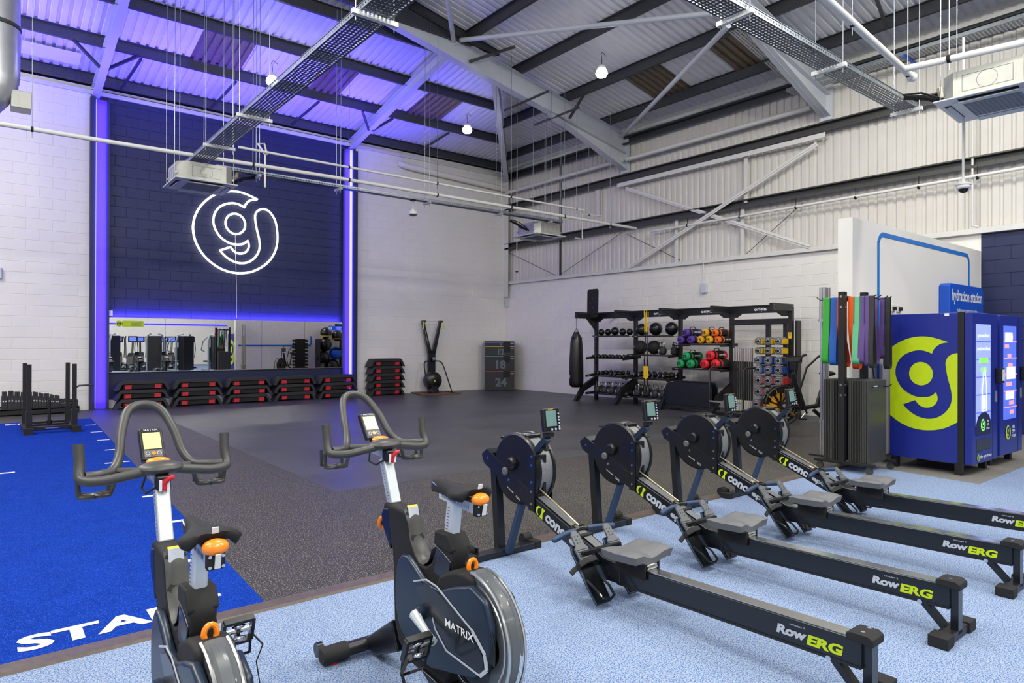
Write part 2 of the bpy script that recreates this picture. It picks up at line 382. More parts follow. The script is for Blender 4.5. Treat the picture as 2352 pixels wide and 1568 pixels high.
# navy painted piers and the coves with violet light
mb=MB()
mb.bb(-11.50,-11.40,-.16,-.001,0,6.75); mb.bb(-11.19,-11.14,-.16,-.001,0,6.72); mb.bb(-5.44,-5.30,-.16,-.001,0,6.7); mb.bb(-5.70,-5.63,-.10,-.001,0,6.72); mb.bb(-11.14,-5.7,-.012,0,0,.9)
part('navy_pier',mb,'navy_wall',wb,smooth=False)
part('wall_head_trim',MB().bb(-17,0,-.05,-.001,6.83,6.92),'white_steel',wb,smooth=False)
for x0,x1,hx in ((-11.398,-11.192,1),(-5.63,-5.442,1)):
    t=thing('led_strip_light','tall violet LED light strip '+('beside the navy pier nearest the dumbbell rack' if x0<-8 else 'beside the end of the mirror nearest the step stack'),'light',(0,0,0),0,'violet wall strip lights')
    part('diffuser',MB().bb(x0,x1,-.10,-.02,0.03,6.72),'violet',t,smooth=False)
    part('bright_tube',MB().bb(x1-.07 if x0>-8 else x0,x1 if x0>-8 else x0+.012,-.112,-.1,0.03,6.72),'violet_hot',t,smooth=False)
wr=struct('wall_right',MB().bb(0.0,.25,YF,.2,0,3.4),'white_wall',smooth=False)
blocks(wr,'x',0.02,14.5,.19,3.36,lambda s:K['navy_wall'] if s>13.1 else K['white_wall'],lambda s,z:s<12.4 and not(z<.9 and s>4.6),lambda s,z:math.hypot(13.26,16.86-s)+abs(z-1.5)*.3,((0.02,13.1),(13.1,14.5)))
part('backing_paint',MB().bb(-.001,0,-14.5,-13.1,0,3.36),'navy_wall',wr,smooth=False)
part('plinth',MB().bb(-.02,0,-12.9,0,0,.19),'white_wall',wr,smooth=False)
part('ledge',MB().bb(-.09,.0,-30,0,3.36,3.45),'white_steel',wr,smooth=False)
part('navy_face',MB().bb(-.003,.0,-30,-14.5,0,3.36),'navy_wall',wr,smooth=False)
# ---- trapezoid sheeting
def sheet(mb,org,run,acr,nrm,s0,s1,clipf,per=.1667,dep=.03,mi=0):
    """ribs run along `run`, repeat along `acr` from s0 to s1; clipf(s)->(t0,t1) along run"""
    org,run,acr,nrm=map(Vector,(org,run,acr,nrm)); prof=[(0,0),(.55,0),(.66,1),(.89,1)]
    pts=[];k=math.floor(s0/per)
    while k*per<s1:
        for a,b in prof:
            s=(k+a)*per
            if s0<=s<=s1: pts.append((s,b*dep))
        k+=1
    pts=[(s0,pts[0][1])]+pts+[(s1,pts[-1][1])]; vs_=[];fs=[]
    for s,d in pts:
        t0,t1=clipf(s)
        vs_+= [org+acr*s+nrm*d+run*t0, org+acr*s+nrm*d+run*t1]
    for i in range(len(pts)-1): fs.append((2*i,2*i+2,2*i+3,2*i+1))
    mb.add(vs_,fs,mi); return mb
mb=MB(); sheet(mb,(0.05,0,0),(0,0,1),(0,1,0),(1,0,0),-30,0,lambda s:(3.4,7.1)); part('cladding_sheet',mb,'clad',wr,smooth=False)
part('outer_skin',MB().bb(.1,.2,YF,.2,3.4,7.3),'clad',wr,smooth=False)
part('panel_joint',MB().bb(.03,.05,-2.56,-2.5,3.45,6.9),'girt',wr,smooth=False)
part('corner_trim',MB().bb(-.12,-.001,-.02,-.005,2.95,6.9).bb(-.12,-.115,-.25,-.02,2.95,6.9),'white_steel',wr,smooth=False)
for z,m_ in ((4.5,'girt'),(5.76,'girt'),(6.72,'purlin')):
    mb=MB(); mb.prism([(-.12,z-.02),(-.12,z+.03),(-.02,z+.035),(-.02,z+.15),(-.12,z+.15),(-.12,z+.175),(-.01,z+.175),(-.01,z+.02),(-.112,z+.02),(-.112,z-.02)],'y',-30,-.05); part('girt_rail',mb,m_,wr,smooth=False)
part('eaves_trim',MB().bb(-.12,.05,-30,0,6.93,7.0),'white_steel',wr,smooth=False)
# cross bracing, studs, horizontal tie
mb=MB(); mb.bar((-.1,-5.2,5.55),(-.1,-10.16,3.46),.012,.09).bar((-.09,-5.2,5.55),(-.09,-10.16,3.46),.06,.012); part('cross_brace',mb,'white_steel',wr,smooth=False)
mb=MB(); mb.bar((-.14,-10.33,5.52),(-.14,-5.4,3.47),.012,.09).bar((-.13,-10.33,5.52),(-.13,-5.4,3.47),.06,.012); part('cross_brace',mb,'white_steel',wr,smooth=False)
mb=MB().bar((-.1,-4.95,5.66),(-.1,-10.5,5.66),.1,.012).bar((-.15,-4.95,5.66),(-.15,-10.5,5.66),.012,.1); part('tie_rail',mb,'white_steel',wr,smooth=False)
for y,z0,z1 in ((-6.8,3.45,4.5),(-8.6,3.45,4.5),(-8.68,4.6,5.7),(-4.15,5.0,5.7)): part('stud',MB().bb(-.07,-.03,y-.04,y+.04,z0,z1),'white_steel',wr,smooth=False)
for a,b in (((-.05,-.1,4.42),(-.05,-2.45,3.47)),((-.05,-5.05,4.42),(-.05,-2.6,3.47)),((-.05,-5.2,4.35),(-.05,-6.9,3.5)),((-.05,-10.0,4.4),(-.05,-8.7,3.47))): part('tie_wire',MB().cyl(a,b,.008,6),'girt',wr)
# roof sprinkler-size tubes along the wall
for x,y0,y1,z,r,nm in ((-.15,-.2,-5.15,6.3,.055,'strut_tube'),(-.15,-5.28,-10.2,6.28,.055,'strut_tube')):
    part(nm,MB().cyl((x,y0,z),(x,y1,z),r,14),'white_steel',wr)
t=thing('wall_pipe','white pipe with black clips running along the cladding beneath the middle rail','pipe',(0,0,0))
part('pipe',MB().cyl((-.14,-6.1,4.29),(-.14,-29,4.42),.03,12),'pipe',t)
for y in (-7.2,-8.6,-9.9,-11.1,-12.2,-13.1): part('pipe_clip',MB().cyl((-.14,y,4.3),(-.14,y+.03,4.3),.037,12).bb(-.145,-.135,y+.01,y+.02,4.32,4.5),'blackmat',t)
# ---- roof
ce=struct('ceiling')
ZR=lambda x:7.15-.19*x; ZB=lambda y:7.18-.155*y
HX=4.37/5.1
nR=Vector((.19,0,1)).normalized(); dR=Vector((-1,0,.19)); dB=Vector((0,-1,.155))
def right_clip(s):   # s is y (negative)
    return (0.0 if s<-5.1 else 0.0, 13.0) if s<-5.1 else (0.0,-s*HX)
def part_sheet(name,mb,m_): return part(name,mb,m_,ce,smooth=False)
mb=MB(); sheet(mb,(0,0,7.15),dR,(0,1,0),(0,0,-1),-30,0,right_clip,dep=-.035); part_sheet('roof_sheet',mb,'roof')
mb=MB(); sheet(mb,(-26,0,7.15),Vector((1,0,.19)),(0,1,0),(0,0,-1),-30,0,lambda s:(0,13),dep=-.035); part_sheet('roof_sheet',mb,'roof')
def back_clip(s): return (0,5.1) if s<-4.37 else (0,-s/HX)
mb=MB(); sheet(mb,(0,0,7.18),dB,(1,0,0),(0,0,-1),-26,0,back_clip,dep=-.035); part_sheet('roof_sheet',mb,'roof')
part('roof_infill',MB().bb(-26,-4.3,-5.2,-5.12,7.9,9.9),'purlin',ce,smooth=False)
for x0,x1,y0,y1 in ((-9.9,-8.88,-1.7,-3.25),(-7.35,-6.6,-1.7,-3.25),(-4.75,-3.7,-1.45,-3.2)):
    mb=MB(); sheet(mb,(0,0,7.165),dB,(1,0,0),(0,0,-1),x0,x1,lambda s:(-y0,-y1),dep=-.035); part('rooflight_panel',mb,'rooflight',ce,smooth=False,label='translucent brown roof light panel')
for y0,y1 in ((-7.75,-6.75),(-9.95,-8.9)):
    mb=MB(); sheet(mb,(0,0,7.135),dR,(0,1,0),(0,0,-1),y0,y1,lambda s:(.75,2.15),dep=-.035); part('rooflight_panel',mb,'rooflight',ce,smooth=False,label='translucent brown roof light panel')
part('vent_panel',MB().add([(-12.72,-.55,7.2),(-11.75,-.55,7.2),(-11.75,-1.05,7.28),(-12.72,-1.05,7.28)],[(0,1,2,3)]),'roof',ce,smooth=False)
def zbeam(mb,a,b,sgn=1):
    a=Vector(a);b=Vector(b);d=(b-a).normalized();r=d.cross(Vector((0,0,1))).normalized()*sgn;u=Vector((0,0,1))
    for c,w_,h in ((Vector((0,0,.1)),.008,.2),(u*.2+r*-.03,.065,.008),(r*.03,.065,.008)): mb.bar(a+c,b+c,w_,h)
    mb.bar(a+r*.06+u*.015,b+r*.06+u*.015,.006,.03)
    return mb
for y in (-.2,-1.76,-3.3,-4.8):
    xe=y*HX if y<0 else 0; part('purlin',zbeam(MB(),(-26,y,6.98-.155*y),(xe-.05,y,6.98-.155*y),-1),'purlin',ce,smooth=False)
for x in (-.75,-2.2,-3.7,-5.2,-6.7,-8.2,-9.7,-11.2):
    y1=max(x/HX,-5.12) if x>-4.37 else -5.12
    part('purlin',zbeam(MB(),(x,-30,6.95-.19*x),(x,y1,6.95-.19*x),1),'purlin',ce,smooth=False)
for y in (-5.1,-10.45,-15.8,-21.1,-26.4):
    mb=MB(); ibeam(mb,(.02,y,6.95-.24),(-13.0,y,6.95-.24+13.0*.19),.2,.48,.014)
    if y>-12: mb.prism([(-.02,6.04),(-.02,6.5),(-2.75,6.98),(-2.75,6.97)],'y',y-.006,y+.006); mb.bar((-.02,y,6.05),(-2.7,y,6.965),.2,.014); mb.bb(-.03,.04,y-.13,y+.13,5.98,6.95)
    part('rafter',mb,'steel',ce,smooth=False)
    mb=MB(); ibeam(mb,(-26,y,6.71),(-13.0,y,6.71+13*.19),.2,.48,.014); part('rafter',mb,'steel',ce,smooth=False)
for x,x2 in ((-11.40,-11.40),(-5.45,-5.62)):
    mb=MB(); ibeam(mb,(x,-.0,6.87),(x2,-5.1,7.66),.15,.24,.012); part('rafter',mb,'steel',ce,smooth=False)
mb=MB(); ibeam(mb,(-.1,-.12,6.86),(-4.37,-5.1,7.52),.15,.42,.012); part('hip_rafter',mb,'steel',ce,smooth=False)
part('column',MB().bb(-.2,-.02,-.22,-.04,3.5,6.85),'white_steel',ce,smooth=False) if False else None
for a,b in (((-5.35,-5.2,7.93),(-3.86,-10.4,6.95)),((-.2,-5.15,6.92),(-3.37,-10.4,6.9)),((-5.5,-5.15,7.9),(-9.6,-10.4,8.4))):
    mb=MB().cyl(a,b,.048,14); mb.lathe(a,[(.02,-.1),(.08,-.1),(.08,-.05),(.02,-.05)],12,d=Vector(b)-Vector(a)); part('brace_tube',mb,'steel',ce)
for x,z in ((-3.5,7.09),(-2.55,6.94)): part('strut_channel',MB().bb(x-.02,x+.02,-5.95,-4.35,z-.04,z),'purlin',ce,smooth=False)
# fly braces (dark struts) at rafters
for a,b in (((-5.1,-5.16,7.55),(-4.3,-5.75,7.9)),((-2.1,-5.16,6.98),(-2.2,-5.75,7.36)),((-11.46,-1.25,7.02),(-11.95,-1.76,7.25)),((-11.33,-1.25,7.02),(-10.85,-1.76,7.25)),((-5.55,-1.3,6.95),(-5.95,-1.76,7.22)),((-5.45,-1.3,6.95),(-5.1,-1.76,7.22)),((-3.9,-10.4,7.25),(-3.7,-9.8,7.6)),((-1.2,-10.4,6.75),(-.9,-9.8,7.05))):
    part('fly_brace',MB().bar(a,b,.05,.05),'purlin',ce,smooth=False)
for x in (-10.95,-9.1,-7.2,-3.5,-3.0)[:4]: part('sag_bar',MB().bar((x,-.3,6.99),(x+.15,-1.7,7.22),.045,.045),'purlin',ce,smooth=False)
for y in (-11.9,-14.0): part('sag_bar',MB().bar((-.8,y,7.08),(-2.2,y-.3,7.34),.05,.05),'purlin',ce,smooth=False)
# sides of the hall outside the view
mb=MB().bb(XW-.2,XW,YF,.2,0,7.3); wl=struct('wall_left',mb,'white_wall',smooth=False)
wf=struct('wall_front',MB().bb(XW,.2,YF-.2,YF,0,9.8),'white_wall',smooth=False)
part('navy_panel',MB().bb(-11.8,-8.1,YF,YF+.02,0,6),'navy_wall',wf,smooth=False)
part('gable_sheet',MB().prism([(XW,6.9),(0,6.9),(0,7.2),(-13,9.7),(XW,7.2)],'y',.05,.1),'purlin',wb,smooth=False)
t=thing('wall_light_strip','violet LED strip along the far white wall, seen only in the mirror','light',(0,0,0))
part('diffuser',MB().bb(-8,-.5,YF+.03,YF+.06,2.55,2.62),'violet',t,smooth=False)
t=thing('wall_light_strip','upright violet LED strip on the far navy panel, seen only in the mirror','light',(0,0,0))
part('diffuser',MB().bb(-8.4,-8.25,YF+.03,YF+.06,.1,6),'violet',t,smooth=False)
# ================================================================ SERVICES UNDER THE ROOF
def rod(mb,x,y,z0,z1,r=.005): return mb.cyl((x,y,z0),(x,y,z1),r,6)
def roofz(x,y): return min(6.97-.19*x if x>-13 else 9.4, 7.0-.155*y if y>-5.1 else 99)
for i,(x,y,z,l) in enumerate(((-8.72,-3.37,7.08,'round bright roof lamp above the long cable tray over the navy wall'),(-3.89,-3.35,7.08,'round bright roof lamp by the corner between hip rafter and end wall'),(-3.75,-7.8,7.12,'round bright roof lamp between the two white brace tubes'))):
    t=thing('bay_light',l,'light',(x,y,z),0,'bulb lamps under the roof')
    part('bulb',MB().lathe((0,0,-.30),[(.03,-.09),(.09,-.075),(.12,-.02),(.105,.04),(.06,.07)],16),'lampglass',t)
    part('heat_sink',MB().lathe((0,0,-.24),[(.05,0),(.085,.02),(.075,.07),(.03,.1)],12),'white_steel',t)
    part('cable',MB().tube([(0,0,-.14),(.01,0,-.05),(-.015,0,.06),(.02,0,.12),(.12,0,.06)],.006,6),'blackmat',t)
def tray(name,lab,axis,a0,a1,c,z,wd,hang,slots=2,zf=None,brw=.45,grp='perforated steel cable trays'):
    """axis: running axis; perforations are real gaps left between narrow straps"""
    t=thing(name,lab,'cable tray',(0,0,0),0,grp)
    def P(a,b,zz): return (a,b,zz) if axis=='x' else (b,a,zz)
    def bx(mb,a_,b_,c_,d_,e_,f_): return mb.bb(a_,b_,c_,d_,e_,f_) if axis=='x' else mb.bb(c_,d_,a_,b_,e_,f_)
    mb=MB(); lo,hi=min(a0,a1),max(a0,a1)
    nl=7; sw=wd/(nl*2+1)
    for i in range(nl+1): bx(mb,lo,hi,c-wd/2+i*2*sw,c-wd/2+i*2*sw+sw,z,z+.002)     # long straps
    k=lo;j=0
    while k<hi-.03: bx(mb,k,min(k+.022,hi),c-wd/2,c+wd/2,z-.0005,z+.0015); k+=.052
    part('tray_bed',mb,'tray',t,smooth=False)
    mb=MB()
    for sd in (-1,1):
        e=c+sd*wd/2; bx(mb,lo,hi,e-.0015,e+.0015,z,z+.018); bx(mb,lo,hi,e-.0015,e+.0015,z+.034,z+.055); bx(mb,lo,hi,e-.008,e+.008,z+.052,z+.056)
        k=lo
        while k<hi-.02: bx(mb,k,k+.025,e-.0012,e+.0012,z+.018,z+.034); k+=.05
    part('tray_side',mb,'galv',t,smooth=False)
    mb=MB(); bx(mb,lo+.05,hi-.05,c-wd*.28,c+wd*.25,z+.006,z+.03); part('cables',mb,'blackmat',t,smooth=False) if slots==1 else None
    for h in hang:
        mb=MB(); bx(mb,h-.022,h+.022,c-brw/2,c+brw/2,z-.045,z-.002); part('bracket',mb,'white_steel',t,smooth=False)
        for sd in (-1,1):
            q=c+sd*(brw/2-.035); X,Y=(h,q) if axis=='x' else (q,h)
            part('hanger_rod',rod(MB(),X,Y,z-.1,roofz(X,Y)),'galv',t)
    return t
tray('cable_tray','wide perforated cable tray on five brackets running away above the hanging air conditioner','y',-12.5,-4.55,-10.52,4.42,.3,(-11.45,-8.05,-6.4,-4.72))
tray('cable_tray','perforated cable tray ending in mid air beside the near air conditioner over the rowers','x',-9.5,-4.15,-13.52,4.4,.24,(-8.05,-6.3,-4.28),brw=.36)
tray('cable_tray','narrow cable tray running level below two white pipes to the corner air conditioner','x',-10.25,-2.35,-5.12,4.38,.15,(-9.55,-8.06,-6.12,-4.25,-2.75),1,brw=.26)
# grey tray on the sloping rafter, turning along the cladding
t=thing('sloped_cable_tray','ribbed pale cable tray climbing the second rafter and turning along the cladding','cable tray',(0,0,0),0,'perforated steel cable trays')
mb=MB(); za=lambda x:6.74-.2*x
for i in range(9):
    y=-9.86-i*.056; mb.bar((-.45,y,za(-.45)),(-7,y,za(-7)),.034,.003)
for k in range(130): x=-.5-k*.05; mb.bar((x,-9.85,za(x)-.002),(x,-10.33,za(x)-.002),.018,.003)
part('tray_bed',mb,'white_steel',t,smooth=False)
mb=MB()
for y in (-9.85,-10.33): mb.bar((-.45,y,za(-.45)+.02),(-7,y,za(-7)+.02),.004,.05)
part('tray_side',mb,'galv',t,smooth=False)
mb=MB()
for i in range(8): mb.bar((-.55+i*.04,-9.9,6.6),(-.55+i*.04,-17,6.62),.018,.003)
for k in range(130): y=-9.9-k*.055; z=6.6; mb.bb(-.55,-.25,y-.009,y+.009,z-.003,z)
part('tray_bed',mb,'white_steel',t,smooth=False)
part('tray_side',MB().bar((-.56,-9.9,6.63),(-.56,-17,6.65),.005,.06),'galv',t,smooth=False)
for x in (-1.4,-2.6,-4.0): part('bracket',MB().bar((x,-9.8,za(x)-.03),(x,-10.42,za(x)-.03),.04,.04),'purlin',t,smooth=False)
for y in (-12.1,-13.9): part('bracket',MB().bb(-.6,-.1,y-.02,y+.02,6.555,6.595),'signblue',t,smooth=False)
# pipes
def pipe(lab,pts,r,clips=(),cliproof=True,cap=False):
    t=thing('water_pipe',lab,'pipe',(0,0,0),0,None); part('pipe',MB().tube(pts,r,12),'pipe',t)
    if cap: part('end_cap',MB().ball(pts[-1],r*1.5,10,7),'pipe',t)
    for x,y,z in clips:
        ax='x' if abs(pts[1][1]-pts[0][1])<.2 else 'y'
        a=(x-.015,y,z) if ax=='x' else (x,y-.015,z); b=(x+.015,y,z) if ax=='x' else (x,y+.015,z)
        part('pipe_clip',MB().cyl(a,b,r+.007,12),'blackmat',t)
        part('hanger_rod',rod(MB(),x,y,z-.12,roofz(x,y)),'galv',t)
    return t
pipe('thick white pipe crossing the hall level above the mirror wall to the cladding',[(-14,-5.42,4.45),(-11.5,-5.43,4.455),(-8.5,-5.55,4.455),(-.14,-5.58,4.44)],.034,((-12.75,-5.42,4.452),(-9.75,-5.5,4.455),(-8.05,-5.55,4.455),(-6.15,-5.56,4.45),(-4.25,-5.57,4.45),(-2.65,-5.57,4.445),(-1.1,-5.575,4.44)))
pipe('thinner white pipe with a capped end hung above the thick white pipe',[(-10.0,-5.55,4.69),(-2.02,-5.56,4.67)],.022,((-8.05,-5.55,4.69),(-6.15,-5.56,4.68),(-4.25,-5.56,4.675),(-2.25,-5.56,4.67)),cap=True)
pipe('white pipe loop standing beside the far end of the wide cable tray',[(-9.55,-5.5,4.1),(-9.55,-5.5,4.66),(-9.62,-5.35,4.86),(-9.5,-5.3,4.9),(-9.45,-5.3,4.72)],.018)
pipe('thin white drain pipe bent over the corner air conditioner',[(-1.75,-5.0,4.1),(-1.5,-5.0,4.1),(-1.5,-5.0,4.72),(-.9,-5.1,4.74),(-.9,-5.1,4.62)],.015,((-1.3,-5.03,4.725),))
pipe('white pipe coming down towards the capped tee over the near air conditioner',[(-9.8,-14.3,4.45),(-5.2,-13.92,4.45)],.036,((-7.0,-14.07,4.45),(-5.35,-13.93,4.45)),cap=True)
pipe('white pipe running from the capped tee past the near air conditioner',[(-5.5,-13.95,4.45),(-5.2,-15.3,4.45)],.036,((-5.42,-14.35,4.45),))
# air conditioners
def ac(loc,rz,lab):
    t=thing('air_conditioner',lab,'air conditioner',loc,rz,'ceiling cassette air conditioners')
    W=.475
    mb=MB(); mb.prism([(-W,-W),(W,-W),(W,W),(-W,W)],'z',0,.02); part('fascia',mb,'ac',t,bev=.008)
    mb=MB().bb(-.33,.33,-.33,.33,-.012,0); part('fascia_step',mb,'ac',t,bev=.004)
    mb=MB().bb(-.25,.25,-.25,.25,-.02,-.0121); 
    for i in range(12): mb.bb(-.245+i*.0415,-.235+i*.0415,-.245,.245,-.024,-.02)
    part('grille',mb,'acgrille',t,smooth=False)
    for a in range(4):
        R=Matrix.Rotation(a*pi/2,4,'Z')
        m=MB().bb(-.26,.26,.36,.42,-.004,-.0005); m.xf(R); part('air_slot',m,'blackmat',t,smooth=False)
        m=MB().add([(-.26,.365,-.004),(.26,.365,-.004),(.26,.41,-.03),(-.26,.41,-.03),(-.26,.365,-.008),(.26,.365,-.008),(.26,.41,-.034),(-.26,.41,-.034)],[(0,1,2,3),(7,6,5,4),(0,4,5,1),(2,6,7,3)]); m.xf(R); part('louvre',m,'ac',t,smooth=False)
    mb=MB().prism([(-.42,-.3),(-.3,-.42),(.3,-.42),(.42,-.3),(.42,.3),(.3,.42),(-.3,.42),(-.42,.3)],'z',.021,.30); part('casing',mb,'acbody',t,smooth=False)
    for a in range(4):
        m=MB()
        for x0,x1,z0,z1 in ((-.22,.22,.07,.074),(-.22,.22,.24,.244),(-.22,-.216,.07,.244),(.216,.22,.07,.244)): m.bb(x0,x1,-.4225,-.4195,z0,z1)
        m.torus((0,-.421,.157),.09,.002,'y',20,4); m.xf(Matrix.Rotation(a*pi/2,4,'Z')); part('knockout',m,'acgrille',t,smooth=False)
    mb=MB().tube([(-.44,.1,.2),(-.5,.1,.2),(-.55,.1,.24),(-.56,.1,.34)],.035,8); part('drain_elbow',mb,'rope',t)
    mb=MB().tube([(-.42,-.05,.14),(-.55,-.05,.16),(-.7,.0,.25),(-.9,.0,.3)],.028,8).tube([(-.42,-.12,.1),(-.55,-.14,.18),(-.7,-.08,.28),(-.9,-.05,.32)],.012,6); part('insulated_pipe',mb,'blackmat',t)
    for sx in (-1,1):
        for sy in (-1,1):
            X,Y=.45*sx*1,.3*sy; wx=loc[0]+X*cos(rz)-Y*sin(rz); wy=loc[1]+X*sin(rz)+Y*cos(rz)
            part('hanger_rod',rod(MB(),X,Y,.0,roofz(wx,wy)-loc[2]),'galv',t); part('rod_bracket',MB().bb(min(X,X*.92),max(X,X*.92),Y-.02,Y+.02,.1,.13),'acbody',t,smooth=False)
    return t
ac((-10.46,-5.02,4.06),pi,'square white air conditioner hanging in front of the neon sign')
ac((-2.66,-4.67,4.06),0,'square white air conditioner hanging by the corner under the rafter end')
ac((-4.78,-14.6,4.07),math.radians(-87),'large near air conditioner hanging above the vending machines')
# spiral duct with spigot
t=thing('spiral_duct','galvanised spiral duct hanging at the roof edge beside the white wall','duct')
pts=[(-13.17,-4.9,8.9),(-13.17,-4.9,5.35)]+[(-13.17-.5*(1-cos(a)),-4.9,5.35-.55*sin(a)) for a in [i*.13 for i in range(1,10)]]+[(-13.9,-4.9,4.78)]
sm=[];rr=[]
P=[Vector(p) for p in pts]
for i in range(len(P)-1):
    L=(P[i+1]-P[i]).length; n_=max(1,int(L/.0225))
    for j in range(n_): sm.append(P[i]+(P[i+1]-P[i])*j/n_)
sm.append(P[-1]); rr=[.3+(.007 if i%2 else 0) for i in range(len(sm))]
part('duct_body',MB().tube(sm,rr,28),'duct',t,ang=60)
part('duct_collar',MB().lathe((-13.17,-4.9,5.95),[(.31,0),(.318,.01),(.318,.05),(.31,.06)],28),'girt',t)
part('spigot_box',MB().bb(-12.98,-12.74,-5.05,-4.75,4.83,5.08),'acbody',t,bev=.01)
# pendant cameras and wireless point
def dome(lab,x,y,z,ztop,r=.055,cat='camera'):
    t=thing('dome_camera',lab,cat,(x,y,z),0,None)
    part('mount',MB().lathe((0,0,.0),[(r*.9,.02),(r*1.15,.03),(r*1.15,.05),(r*.3,.07),(r*.3,.1)],20),'pipe',t)
    part('housing',MB().lathe((0,0,0),[(r*.8,-.015),(r,0),(r,.03)],20),'pipe',t)
    part('dome',MB().ball((0,0,-.012),r*.75,16,8,(1,1,.95)),'satin',t)
    part('pole',MB().cyl((0,0,.09),(0,0,ztop-z),.013,10),'white_steel',t)
    return t
dome('small dome camera on a long pole hanging by the cladding corner',-.9,-1.65,3.62,7.3,.06)
dome('dome camera on a steel pole hanging under the near air conditioner',-4.5,-14.2,3.27,5.0,.07)
t=thing('wireless_point','white rounded wireless point hung on two rods under the narrow cable tray','wireless point',(-6.44,-5.1,4.12))
part('housing',MB().lathe((0,0,0),[(.04,-.06),(.085,-.035),(.092,0),(.085,.03),(.04,.045),(.03,.07)],20),'pipe',t)
part('base_ring',MB().lathe((0,0,0),[(.05,-.062),(.088,-.036),(.088,-.03),(.05,-.05)],20),'acgrille',t)
for d in (-.02,.02): part('rod',MB().cyl((d,0,.06),(d,0,.25),.008,8),'white_steel',t)
part('clamp',MB().bb(-.04,.04,-.05,.05,.24,.262),'bluegrey',t)
t=thing('conduit','steel conduit dropping in front of the cladding to the ledge beside the navy wall','conduit')
part('tube',MB().tube([(-.1,-13.0,6.2),(-.1,-13.0,3.62),(-.1,-13.0,3.5),(-.08,-13.08,3.47)],.018,10),'white_steel',t)
# wall speakers / sensors
for (x,y,z,rz,l) in ((-.045,-.12,2.75,-pi/2,'small grey wall speaker in the far corner under the ledge'),(-.045,-7.6,2.77,-pi/2,'small grey wall speaker above the storage rig'),(-13.07,-.04,2.85,pi,'small grey wall speaker on the white wall over the dumbbell rack')):
    t=thing('wall_speaker',l,'speaker',(x,y,z),rz,'small grey wall speakers')
    part('body',MB().bb(-.075,.075,-.045,.045,-.11,.11),'steel',t,bev=.01)
    part('speaker_cone',MB().lathe((0,.046,-.01),[(.045,0),(.04,.003),(.01,-.002)],18,'y'),'clad',t)
    if abs(x)<1: part('cable_conduit',MB().cyl((0,-.03,.1),(0,-.03,.60),.009,8),'white_steel',t)
t=thing('insulated_pipe','fat grey insulated pipe on the white wall under the eaves','pipe')
part('tube',MB().tube([(-3.95,-.03,6.62),(-3.88,-.12,6.58),(-3.7,-.14,6.55),(-.12,-.14,6.42)],.085,14),'white_wall',t)
# ---- neon sign
t=thing('neon_sign','round white neon g logo glowing on the navy wall','sign',(-8.455,-.09,4.1555))
R_=.9945
lp=[(p[0]*R_,0,p[1]*R_) for p in LG]
part('neon_tube',MB().tube(lp,.024,8,True),'neon',t,label='outer glowing outline')
part('neon_tube',MB().tube([(p[0]*R_,0,p[1]*R_) for p in LC],.024,8,True),'neon',t,label='inner glowing ring')
mb=MB()
for i in range(0,len(LG),12): mb.bar((LG[i][0]*R_,.0,LG[i][1]*R_),(LG[i][0]*R_,.085,LG[i][1]*R_),.012,.012)
part('standoff',mb,'clear',t)
part('power_cable',MB().tube([(-.03,.03,-.05),(-.02,.05,-.5),(.0,.06,-.9),(.02,.07,-1.4),(.02,.08,-2.1)],.006,6),'white_steel',t)
# ---- mirror
t=thing('wall_mirror','long frameless mirror in five panels on the navy wall','mirror',(0,0,0))
MX=[-11.127,-10.02,-8.93,-7.84,-6.74,-5.642]
for i in range(5): part('mirror_panel',MB().bb(MX[i]+.003,MX[i+1]-.003,-.062,-.05,.80,2.0),'mirror',t,smooth=False)
part('backing',MB().bb(-11.12,-5.65,-.05,-.001,.81,1.99),'blackmat',t,smooth=False)
mb=MB()
for z0,z1 in ((.785,.8),(2.0,2.012)): mb.bb(-11.14,-5.63,-.07,-.03,z0,z1)
for x in (-11.14,-5.645): mb.bb(x,x+.014,-.07,-.03,.785,2.01)
part('frame',mb,'alu',t,smooth=False)
part('back_light',MB().bb(-11.1,-5.68,-.03,-.012,2.013,2.02),'violet',t,smooth=False)
def sticker(x0,z0,w_,h,m_,lab,logo_left=True):
    part('sticker',MB().bb(x0,x0+w_,-.0645,-.0622,z0,z0+h).lathe((x0-.06,-.0645,z0+h/2),[(.07,0),(.07,.002)],20,'y'),m_,t,smooth=False,label=lab)
    m=MB(); logom(m,(x0-.06,-.065,z0+h/2),(1,0,0),(0,0,1),.045); 
    textm(m,'scan to read how we',(x0+w_*.62,-.065,z0+h*.72),(1,0,0),(0,0,1),.014,w_*.6) if False else None
    for k,ww in enumerate((.55,.6,.5,.58)): m.bb(x0+w_*.4,x0+w_*(.4+ww*.9),-.0655,-.0648,z0+h*(.75-.18*k),z0+h*(.80-.18*k))
    part('print',m,'navy_wall' if m_=='lime' else 'white',t,smooth=False)
sticker(-10.88,1.80,.42,.14,'lime','lime green sticker on the mirror corner')
sticker(-5.98,1.79,.28,.12,'signblue','blue sticker on the mirror corner')
t=thing('wall_socket','small white socket above the mirror corner on the navy wall','socket',(-11.12,-.03,2.1))
part('plate',MB().bb(-.06,.06,-.012,.018,-.06,.06),'white_steel',t,bev=.004); part('switch',MB().bb(-.03,.0,-.018,-.011,-.01,.02).bb(.012,.03,-.018,-.011,-.01,.02),'steel',t)
lamp('mirror_back_light','AREA',(-8.4,-.1,2.04),60,(.12,.08,1),5.3,.06,(math.radians(180-25),0,0))
